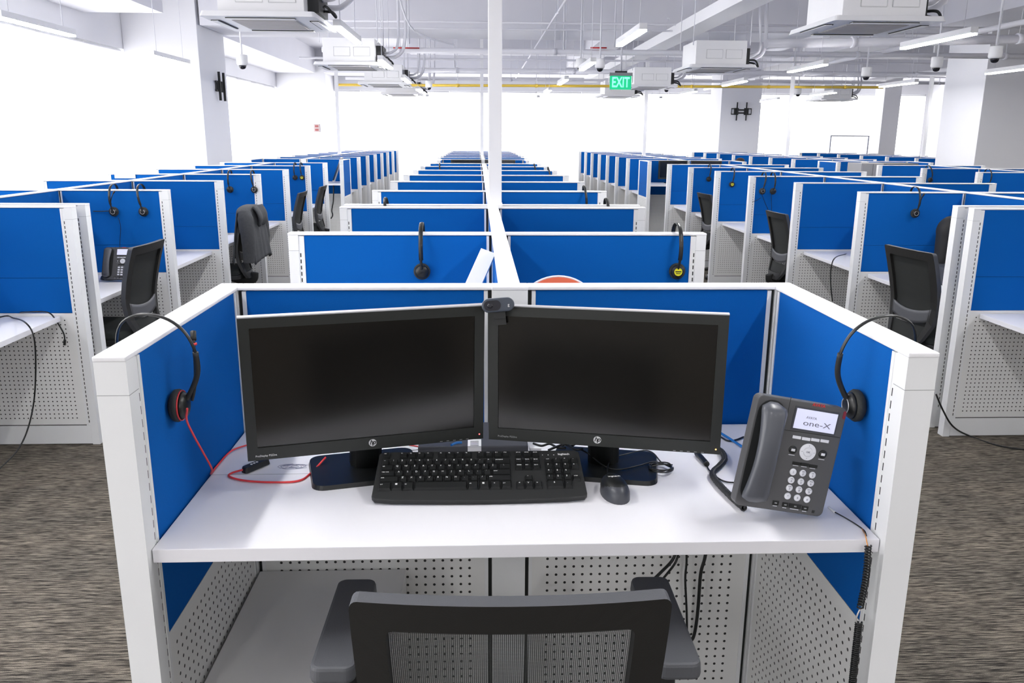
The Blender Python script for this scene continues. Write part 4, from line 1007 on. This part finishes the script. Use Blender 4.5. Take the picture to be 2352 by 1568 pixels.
# ------------------------------------------------------------------ chairs
def chair(label, loc, rz, arms=True, openmesh=False, top=1.04):
    t = thing('office_chair', label, 'chair', loc, (0, 0, rz))
    kz = top/1.06
    zs = [(.43, .105, -.285), (.50, .165, -.262), (.60, .205, -.232), (.72, .222, -.225), (.85, .230, -.250), (.97, .232, -.282), (1.06, .230, -.310)]
    def prof(v):
        z = .43+.63*v
        for (z0, w0, y0), (z1, w1, y1) in zip(zs, zs[1:]):
            if z <= z1+1e-6:
                f = (z-z0)/(z1-z0); f = max(0, min(1, f)); g_ = f
                return w0+(w1-w0)*g_, y0+(y1-y0)*g_, z
        return zs[-1][1], zs[-1][2], zs[-1][0]
    def S(u, v, off=0):
        w_, y, z = prof(v); return Vector((u*w_, y+.018*u*u-.008+off, (z-.43)*kz+.43+.0-.012*(1-u*u)*0))
    # frame ring
    def ring(s_u, v0, v1, rc):
        out = []; rr_ = rrect(2*s_u, (v1-v0)*2, rc, 4); M_ = len(rr_)
        for k in range(M_):
            a, b_ = Vector(rr_[k]), Vector(rr_[(k+1) % M_]); n2_ = 12 if k % 5 == 4 else 1
            for i_ in range(n2_): q_ = a.lerp(b_, i_/n2_); out.append((q_.x, (v0+v1)/2+q_.y/2))
        return out
    q = MB(); ro, ri = ring(1, 0, 1, .055), ring(.78, .10, .915, .045)
    N = len(ro)
    for (u1, v1), (u2, v2) in zip(ro, ri):
        for off in (0, .028): q.v.append(S(u1, v1, off)); q.v.append(S(u2, v2, off))
    for k in range(N):
        a, b = 4*k, 4*((k+1) % N)
        q.face((a, b, b+1, a+1), M_CHAIR); q.face((a+2, a+3, b+3, b+2), M_CHAIR)
        q.face((a, a+2, b+2, b), M_CHTOP); q.face((a+1, b+1, b+3, a+3), M_CHAIR)  # outer rim is paler: light on the frame's top edge put into its colour
    build(q, 'back_frame', t)
    q = MB(); q.grid(lambda i, j: S(-.83+1.66*i, .30+.645*j, .020), 16, 12, M_MESH if openmesh else M_PANELFAB, uvs=(128, 145)); build(q, 'backrest_mesh', t)
    q = MB(); q.grid(lambda i, j: S(-.83+1.66*i, .30+.13*j+.05*(1-(2*i-1)**2)*-(1), .000), 14, 4, M_CHTOP); build(q, 'lumbar_support', t, solid=.008)
    q = MB(); q.grid(lambda i, j: S(-.83+1.66*i, .08+.16*j, .014), 10, 3, M_PANELFAB); build(q, 'lower_back_panel', t)
    # seat
    def seat_fn(poly, z0, z1): pass
    q = MB(); q.prism([(x, y+.02) for x, y in rrect(.49, .47, .09, 6)], .435, .475, M_BLK2, top=1.0); build(q, 'seat_pan', t, .008)
    q = MB(); q.prism([(x, y+.02) for x, y in rrect(.485, .465, .09, 6)], .475, .525, M_SEAT, top=.94); build(q, 'seat_cushion', t, .014)
    q = MB(); q.tube(smooth([(0, -.10, .43), (0, -.20, .40), (0, -.285, .41), (0, -.30, .47)]), .028, M_CHAIR, 10, flat=1.6); q.box((-.08, -.12, .40), (.08, .10, .435), M_BLK2); build(q, 'seat_mechanism', t)
    q = MB(); q.cyl((0, 0, .10), (0, 0, .27), .030, M_BLK2, 16); q.cyl((0, 0, .27), (0, 0, .41), .016, M_CHROME, 12); build(q, 'gas_lift', t)
    for i in range(5):
        a = 2*PI*i/5+.3; c_, s_ = math.cos(a), math.sin(a)
        q = MB(); q.tube([(c_*.02, s_*.02, .115), (c_*.16, s_*.16, .10), (c_*.29, s_*.29, .070)], [.026, .021, .016], M_CHAIR, 8); lg = build(q, 'base_leg', t)
        q = MB(); q.cyl((c_*.29-s_*.022, s_*.29+c_*.022, .028), (c_*.29+s_*.022, s_*.29-c_*.022, .028), .028, M_BLK2, 14); q.cyl((c_*.29, s_*.29, .03), (c_*.29, s_*.29, .075), .008, M_CHROME, 8); build(q, 'caster', lg)
    if arms:
        for s_ in (-1, 1):
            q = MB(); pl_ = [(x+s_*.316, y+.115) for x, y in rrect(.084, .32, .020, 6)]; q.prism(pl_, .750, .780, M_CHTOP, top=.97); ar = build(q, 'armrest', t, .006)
            q = MB(); q.tube(smooth([(s_*.316, .11, .748), (s_*.318, .09, .62), (s_*.30, .07, .50), (s_*.24, .05, .455), (s_*.15, .04, .445)]), .017, M_CHAIR, 10, flat=1.4); build(q, 'armrest_support', ar)
    return t
chair('black mesh office chair with armrests pulled up to the front desk', (.048, 1.335, 0), R(-.8), True, True, 1.084)
chair('black office chair at the left cluster desk with the lit phone', (-2.37, 5.26, 0), PI/2+R(-3), False)
chair('black office chair with a grey jacket over its back at the left cluster', (-2.40, 7.66, 0), PI/2+R(4), False)
chair('black office chair behind the jacket chair at the left cluster', (-2.42, 10.2, 0), PI/2, False)
chair('farthest visible black office chair at the left cluster', (-2.40, 11.45, 0), PI/2, False)
chair('black office chair at the right cluster desk nearest the camera', (2.96, 5.03, 0), -PI/2+R(9), False)
chair('second black office chair along the right cluster', (3.04, 7.56, 0), -PI/2+R(3), False)
chair('third black office chair along the right cluster', (3.06, 10.15, 0), -PI/2+R(5), False)

# jacket over the third left chair
t = thing('jacket', 'charcoal grey jacket draped over the back of a chair at the left cluster', 'jacket', (-2.105, 7.66, 0))
def jk(u, v):
    s_ = v*2-1; y = (u-.5)*.50; drop = abs(s_); ee = abs(2*u-1)
    wave = (.012*math.sin(u*13+s_*2)+.007*math.sin(u*27+3*s_))*min(1, drop*2)
    z = 1.085-.52*max(0, drop-.12)-.045*ee**3
    x = math.copysign(min(drop, .14)/.14*.055, s_)+math.copysign(max(0, drop-.14)*.07, s_)+math.copysign(wave, s_)
    return (x*(1-.3*ee**4)+.01, y*(1+.10*max(0, drop-.3)), z)
q = MB(); q.grid(jk, 36, 44, M_JACKET); build(q, 'body', t, solid=.010)
for s_ in (-1, 1):
    q = MB(); q.tube(smooth([(.02, s_*.20, 1.055), (.035, s_*.245, 1.0), (.05, s_*.262, .88), (.055, s_*.262, .76), (.05, s_*.255, .63), (.05, s_*.255, .60)], 5), [.040, .060, .068, .066, .062, .058, .056, .057, .055], M_JACKET, 14, flat=.85); build(q, 'sleeve', t)
q = MB(); q.grid(lambda u, v: (.075+.045*math.sin(v*2.6)+.008*math.sin(u*9), (u-.5)*(.30-.10*v*v), 1.085-.17*v), 14, 10, M_JACKET); build(q, 'hood', t, solid=.014)

# ------------------------------------------------------------------ things in the neighbouring cells
t = thing('computer_monitor', 'thin black monitor seen edge-on in the nearest left cluster cell', 'monitor', (-2.63, 5.40, ZDK))
q = MB(); q.box((-.012, -.25, .12), (.012, .26, .50), M_BEZEL); build(q, 'bezel', t, .003)
q = MB(); q.box((.0122, -.235, .135), (.0135, .245, .485), M_SCREEN); build(q, 'screen', t)
q = MB(); q.box((-.05, -.03, .01), (-.012, .03, .30), M_BLK2); build(q, 'stand_neck', t)
q = MB(); q.prism(rrect(.18, .22, .03), 0, .010, M_BLK2); build(q, 'stand_base', t)
M_ = mouse = None
t = thing('computer_mouse', 'small black mouse on the left cluster desk in front of the phone', 'mouse', at(247, 642, Z=ZDK), (0, 0, R(70)))
q = MB(); q.grid(mouse_fn, 24, 8, M_BLK); build(q, 'shell', t)
cable('phone_lead', [at(225, 622, Z=ZDK+.003), at(245, 617, Z=ZDK+.003), at(262, 614, Z=ZDK+.004), at(290, 634, Z=ZDK+.004)], .003, M_BLK, 'black lead curling behind the left cluster phone')
# headsets on the cross partitions: (x, row, kind, label)
def row_headset(x, row, label, kind='plain', s=1, lean=0.0, side=-1):
    """hung on the camera side of a cross partition"""
    return headset((x, row-T/2), PI if side < 0 else 0, label, kind, lean=lean)
row_headset(-.225, 3.297, 'black headset hung on the second centre partition, left of the spine')
row_headset(.795, 3.297, 'black headset with a yellow sticker hung on the second centre partition, right end', 'yellow')
row_headset(-2.535, ROW_B[1], 'left one of two headsets on the partition behind the left cluster phone', 'silver_boom')
row_headset(-2.352, ROW_B[1], 'right one of two headsets on the partition behind the left cluster phone', 'silver', lean=-.15)
row_headset(-2.452, ROW_B[3], 'left headset on the partition behind the jacket chair')
row_headset(-2.235, ROW_B[3], 'right headset on the partition behind the jacket chair', 'silver', lean=-.15)
row_headset(-2.345, ROW_B[5], 'left headset of the far pair on the left cluster')
row_headset(-2.27, ROW_B[5], 'right headset of the far pair on the left cluster', 'yellow', lean=-.1)
row_headset(2.895, ROW_B[3], 'left headset of the pair on the right cluster', 'silver', lean=.15)
row_headset(2.985, ROW_B[3], 'right headset of the pair on the right cluster', 'plain')
row_headset(2.95, ROW_B[4], 'single headset on the right cluster between the pair and the far chair', 'yellow', lean=.1)
row_headset(3.02, ROW_B[5], 'single headset above the third chair of the right cluster', lean=.1)
row_headset(5.98, ROW_B[4], 'headset on the nearest far right cluster partition', 'plain')
row_headset(5.92, ROW_B[5]-.02, 'headset on the second far right cluster partition, leaning', lean=-.25)
row_headset(.75, ROW_B[1], 'headset hung on the right end of the third centre partition group', lean=-.1)
row_headset(.80, ROW_B[4], 'headset hung on the right part of a farther centre partition', lean=-.2)
row_headset(.72, ROW_B[5], 'headset hung on the next farther centre partition, right side', lean=-.2)
row_headset(-.50, ROW_B[5], 'headset hung on a farther centre partition, left side', lean=-.1)
headset((.72, ROW_B[0]-T/2), 0, 'headset hung on the far side of the double centre partition, right', lean=.1)
headset((-.52, ROW_B[0]-T/2), 0, 'headset hung on the far side of the double centre partition, left', lean=.1)
cable('headset_cable', [at(214, 485, Y=5.86), at(235, 485, Y=5.86), at(258, 484, Y=5.84)], .003, M_BLK, 'straight black cable between monitor and headset in the left cluster')
cable('headset_cable', [at(272, 500, Y=5.855), at(277, 520, Y=5.86), at(276, 545, Y=5.86), at(275, 575, Y=5.86)], .0018, M_BLK, 'thin black cable hanging below the left headset of the left cluster')
cable('headset_cable', [at(1750, 445, Y=8.33), at(1757, 465, Y=8.335), at(1766, 485, Y=8.335)], .0022, M_BLK, 'thin black cable below the left headset of the right cluster pair')
cable('headset_cable', [at(1772, 445, Y=8.33), at(1772, 465, Y=8.335), at(1773, 490, Y=8.335)], .0022, M_BLK, 'thin black cable below the right headset of the right cluster pair')
cable('headset_cable', [at(1728, 463, Y=8.335), at(1738, 460, Y=8.335), at(1748, 454, Y=8.335)], .0022, M_BLK, 'short black wire left of the right cluster headset pair')
# hanging cables
cable('hanging_cable', [(-2.62, 4.10, ZDK+.004), at(0, 722, Z=ZDK+.004), at(35, 718, Z=ZDK+.004), at(75, 716, Y=4.30), at(112, 718, Y=4.42), at(130, 738, Y=4.44), at(146, 765, Y=4.45), at(149, 782, Y=4.45)], .004, M_BLK, 'black cable with a plug hanging over the near left desk edge')
cable('cable_plug', [at(149, 780, Y=4.45), at(148, 792, Y=4.45)], .007, M_BLK, 'small black plug at the end of the cable on the near left partition', 'plug')
cable('hanging_cable', [(-2.62, 4.00, ZDK+.004), at(0, 728, Z=ZDK+.004), at(30, 730, Z=ZDK+.004), at(60, 742, Y=4.05), at(78, 775, Y=4.2), at(82, 840, Y=4.3), at(78, 920, Y=4.35), at(62, 990, Y=4.30), at(35, 1040, Y=4.2), (-2.5, 4.0, .006)], .004, M_BLK, 'long black cable hanging from the near left desk to the floor')
cable('hanging_cable', [at(1965, 580, Z=ZDK+.004), at(1940, 584, Z=ZDK+.004), at(1918, 592, Y=5.8), at(1909, 615, Y=5.84), at(1908, 650, Y=5.84), at(1912, 692, Y=5.84)], .0042, M_BLK, 'black cable hanging over the desk edge in the right cluster')
cable('floor_cable', [at(2150, 905, Y=4.44), at(2165, 940, Y=4.43), at(2188, 978, Y=4.43), at(2225, 1000, Z=.005), at(2290, 1022, Z=.005), at(2352, 1032, Z=.005), at(2450, 1042, Z=.005)], .005, M_BLK, 'black cable running from the near right partition onto the carpet')
P = [at(767, 440, Y=13.55)*1, at(766, 450, Y=13.55), at(765, 465, Y=13.55), at(762, 483, Y=13.55), at(764, 494, Y=13.55), at(760, 502, Y=13.55)]; P[0].z = ZD-.028
cable('hanging_cable', P, .011, M_BLK, 'knotted black cables hanging under the far left end booth desk')
# backpack and crate in the near right cell
pb = at(2163, 590, Y=5.45)
t = thing('backpack', 'black rounded backpack standing in the near right cluster cell', 'backpack', (3.31, 5.56, ZDK+.135))
def bag(u, v):
    a = 2*PI*u; z = .33*v; k_ = (1-max(0, (v-.62)/.38)**2.4)**.5 if v > .62 else 1-.06*(1-v)
    return (math.copysign(abs(math.cos(a))**.6, math.cos(a))*.135*max(.05, k_), math.copysign(abs(math.sin(a))**.6, math.sin(a))*.08*max(.05, k_), z)
q = MB(); q.grid(bag, 28, 16, M_BAG); build(q, 'body', t)
q = MB(); q.tube(smooth([(-.02, -.01, .33), (0, -.01, .36), (.03, -.01, .33)]), .008, M_BAG, 8); build(q, 'handle', t)
t = thing('plastic_crate', 'slate grey plastic crate under the black backpack', 'crate', (3.31, 5.50, ZDK))
q = MB()
for a, b in (((-.16, -.13, 0), (.16, .13, .006)), ((-.16, -.13, 0), (.16, -.124, .12)), ((-.16, .124, 0), (.16, .13, .12)), ((-.16, -.13, 0), (-.154, .13, .12)), ((.154, -.13, 0), (.16, .13, .12))): q.box(a, b, M_CRATE)
q.box((-.16, -.13, .12), (.16, .13, .132), M_CRATE); build(q, 'box', t, .002)
q = MB(); q.box((-.12, -.1312, .085), (-.085, -.1302, .115), M_PAPER); build(q, 'sticker', t)
headset((3.155, ROW_B[1]-T/2), PI, 'headset with silver cup hanging beside the black backpack', 'silver_boom')
# white carton in the right cluster
t = thing('carton', 'plain white carton behind the third chair of the right cluster', 'box', (3.14, 10.45, ZDK))
q = MB(); q.box((-.13, -.10, 0), (.13, .10, .34), M_PAPER); build(q, 'body', t, .004)
q = MB(); q.box((-.13, -.004, .34), (.13, .004, .342), M_PANELMETAL); build(q, 'lid_seam', t)
# leaning white board and orange disc behind the front booth
a, b = at(1122, 577, Y=2.9), Vector((-.235, 2.63, ZDK+.014))
d = (a-b); sx = Vector((.9, -.25, -.2)); sx = (sx-d.normalized()*sx.dot(d.normalized())).normalized(); nrm = d.normalized().cross(sx)
q = MB()
M0 = Matrix(((sx.x, d.normalized().x, nrm.x, 0), (sx.y, d.normalized().y, nrm.y, 0), (sx.z, d.normalized().z, nrm.z, 0), (0, 0, 0, 1)))
q.box((-.028, 0, -.006), (.028, d.length, .006), M_PAPER, M0)
tag(build(q, 'shelf_board', None, .001, loc=b), 'narrow white board leaning in the left cell behind the front booth', 'board')
t = thing('round_placard', 'round orange disc with a white rim just showing above the front booth rail', 'placard', (.246, 2.50, ZDK))
MY = Matrix.Translation((0, 0, .412)) @ Matrix.Rotation(PI/2, 4, 'X')
q = MB(); q.lathe([(.1325, -.004), (.1325, .004)], M_ORANGE, 48, MY, smooth=False); build(q, 'disc', t)
q = MB(); q.tube([MY @ Vector((.1345*math.cos(i*PI/24), .1345*math.sin(i*PI/24), 0)) for i in range(48)], .0035, M_PAPER, 8, closed=True); build(q, 'rim', t)
q = MB(); q.cyl((0, 0, .01), (0, 0, .29), .008, M_CHROME, 10); build(q, 'stem', t)
q = MB(); q.lathe([(.07, 0), (.07, .008), (.01, .014)], M_CHROME, 24); build(q, 'base', t)
# small white notice on the left cluster rail
q = MB(); q.box((-.10, -.002, -.045), (.10, .0, .012), M_PAPER)
tag(build(q, 'notice_card', None, loc=(-3.46, ROW_B[3]-T-.003, ZT-.0)), 'small white card taped to a left cluster partition', 'card')
# items in the far end booths
for xc, l in ((.0786, 'centre'), (3.545, 'right')):
    for s_ in (-1, 1):
        t = thing('computer_monitor', 'dark monitor in the far %s end booth, %s one' % (l, 'left' if s_ < 0 else 'right'), 'monitor', (xc+s_*.28, 13.95, ZD), (0, 0, -s_*.18))
        q = MB(); q.box((-.255, -.012, .07), (.255, .02, .372), M_BEZEL); build(q, 'bezel', t, .003)
        q = MB(); q.box((-.235, -.0135, .095), (.235, -.0122, .352), M_SCREEN); build(q, 'screen', t)
        q = MB(); q.box((-.03, .02, .008), (.03, .05, .22), M_BLK2); build(q, 'stand_neck', t)
        q = MB(); q.prism(rrect(.24, .18, .03), 0, .010, M_BLK2); build(q, 'stand_base', t)
t = thing('computer_keyboard', 'keyboard propped on end in the far left end booth', 'keyboard', (-2.36, 13.75, ZD+.01), (0, R(-68), R(20)))
q = MB(); q.box((0, -.07, 0), (.42, .07, .02), M_CAB1); build(q, 'case', t, .003)
q = MB()
for i in range(5): q.box((.02, -.055+.023*i, .02), (.40, -.037+.023*i, .024), M_BLK)
build(q, 'key_rows', t)
t = thing('desk_phone', 'dark desk phone in the far left end booth', 'phone', (-2.60, 13.85, ZD+.035), (R(-50), 0, 0))
q = MB(); q.box((-.09, -.09, .06), (.09, .12, .085), M_PHONE); build(q, 'body', t, .004)
q = MB(); q.tube(smooth([(-.06, -.07, .09), (-.06, -.02, .105), (-.06, .04, .105), (-.06, .09, .09)]), .02, M_HAND, 8); build(q, 'handset', t)

# ------------------------------------------------------------------ seated person far right
def skin(name, verts, edges, radii, m_, parent, loc=None, sub=2):
    me = bpy.data.meshes.new(name); me.from_pydata(verts, edges, []); me.materials.append(m_)
    o = link(name, me, parent, loc)
    o.modifiers.new('skin', 'SKIN'); sd = o.modifiers.new('sub', 'SUBSURF'); sd.levels = sub; sd.render_levels = sub
    for sv, r_ in zip(me.skin_vertices[0].data if len(me.skin_vertices) else [], radii):
        sv.radius = (r_, r_) if not isinstance(r_, tuple) else r_
    if len(me.skin_vertices): me.skin_vertices[0].data[0].use_root = True
    for p in me.polygons: p.use_smooth = True
    return o
PX, PY = 5.42, 17.25; DZ = -.045
t = thing('person', 'person with short dark hair seated at the far right cluster, head above the partitions', 'person', (PX, PY, 0), (0, 0, -PI/2))
# facing +y locally; seated, hands on the desk
V = [(0, 0, .58), (0, -.02, .72), (0, -.02, .88), (0, 0, 1.02), (0, .01, 1.10), (0, .02, 1.17), (0, .025, 1.25), (0, .02, 1.315)]
Ra = [(.15, .11), (.13, .10), (.15, .11), (.14, .09), (.055, .055), (.065, .07), (.078, .098), (.055, .07)]
E_ = [(i, i+1) for i in range(7)]
for s_ in (-1, 1):
    b0 = len(V); V += [(s_*.17, 0, 1.03), (s_*.21, .04, .88), (s_*.20, .17, .76), (s_*.15, .34, .775), (s_*.145, .40, .772)]; Ra += [.055, .046, .040, .030, .034]
    E_ += [(3, b0), (b0, b0+1), (b0+1, b0+2), (b0+2, b0+3), (b0+3, b0+4)]
    for f in range(4):
        c = len(V); dx = (f-1.5)*.019; V += [(s_*.145+dx, .44, .772), (s_*.145+dx*1.1, .47+.008*(f in (1, 2)), .768), (s_*.145+dx*1.1, .495+.008*(f in (1, 2)), .758)]; Ra += [.0095, .0088, .0075]; E_ += [(b0+4, c), (c, c+1), (c+1, c+2)]
    c = len(V); V += [(s_*.145-s_*.035, .40, .770), (s_*.145-s_*.050, .43, .764)]; Ra += [.0105, .0085]; E_ += [(b0+4, c), (c, c+1)]
    b1 = len(V); V += [(s_*.10, .06, .55), (s_*.12, .42, .55), (s_*.12, .44, .30), (s_*.12, .42, .09), (s_*.12, .55, .04)]; Ra += [.085, .062, .052, .038, .034]
    E_ += [(0, b1), (b1, b1+1), (b1+1, b1+2), (b1+2, b1+3), (b1+3, b1+4)]
skin('body', V, E_, Ra, M_SKIN, t, (0, 0, DZ))
q = MB()
def hairf(u, v):
    a = 2*PI*u; ph = v*PI/2*1.0; k_ = math.cos(ph)
    front = max(0, math.sin(a)); zz = 1.245+.055*(front)+(.118-.055*front)*math.sin(ph)
    return (.087*math.cos(a)*k_**.8, .018+.106*math.sin(a)*k_**.8-.012*front, zz)
q.grid(hairf, 28, 10, M_HAIR); build(q, 'hair', t, loc=(0, 0, DZ), solid=.006)
q = MB(); q.tube(smooth([(0, .118, 1.262), (0, .132, 1.235), (0, .122, 1.222)]), .010, M_SKIN, 8)
for s_ in (-1, 1): q.tube([(s_*.082, .01, 1.26), (s_*.088, .0, 1.245), (s_*.082, .012, 1.225)], .008, M_SKIN, 8)
build(q, 'nose_and_ears', t, loc=(0, 0, DZ))
q = MB()
for s_ in (-1, 1): q.lathe([(.010, 0), (.008, .004), (.001, .006)], M_LENS, 12, Matrix.Translation((s_*.030, .112, 1.252)) @ Matrix.Rotation(-PI/2, 4, 'X'))
q.tube([(-.022, .112, 1.196), (0, .118, 1.194), (.022, .112, 1.196)], .0045, M_REDP, 6); build(q, 'eyes_and_mouth', t, loc=(0, 0, DZ))
q = MB()
def shirt(u, v):
    a = 2*PI*u; z = .56+.50*v; w_ = .185+.015*math.sin(v*3)-.10*max(0, v-.85)/.15; d_ = .135-.04*max(0, v-.85)/.15
    return (w_*math.cos(a), d_*math.sin(a)-.01, z)
q.grid(shirt, 28, 14, M_SHIRT)
for s_ in (-1, 1): q.tube(smooth([(s_*.13, 0, 1.03), (s_*.18, .01, 1.01), (s_*.215, .04, .88), (s_*.205, .17, .765), (s_*.16, .30, .775)]), .056, M_SHIRT, 12)
build(q, 'shirt', t, loc=(0, 0, DZ))
q = MB()
for s_ in (-1, 1): q.tube(smooth([(s_*.07, -.05, .57), (s_*.10, .06, .555), (s_*.12, .40, .555), (s_*.12, .46, .50), (s_*.12, .445, .30), (s_*.12, .42, .10)]), [.105]*6+[.088]*6+[.072]*6+[.062]*8, M_TROUSER, 12)
build(q, 'trousers', t, loc=(0, 0, DZ))
chair('black office chair with the seated person at the far right cluster', (PX+.0, PY, -.03+.03), -PI/2, False, top=.98)
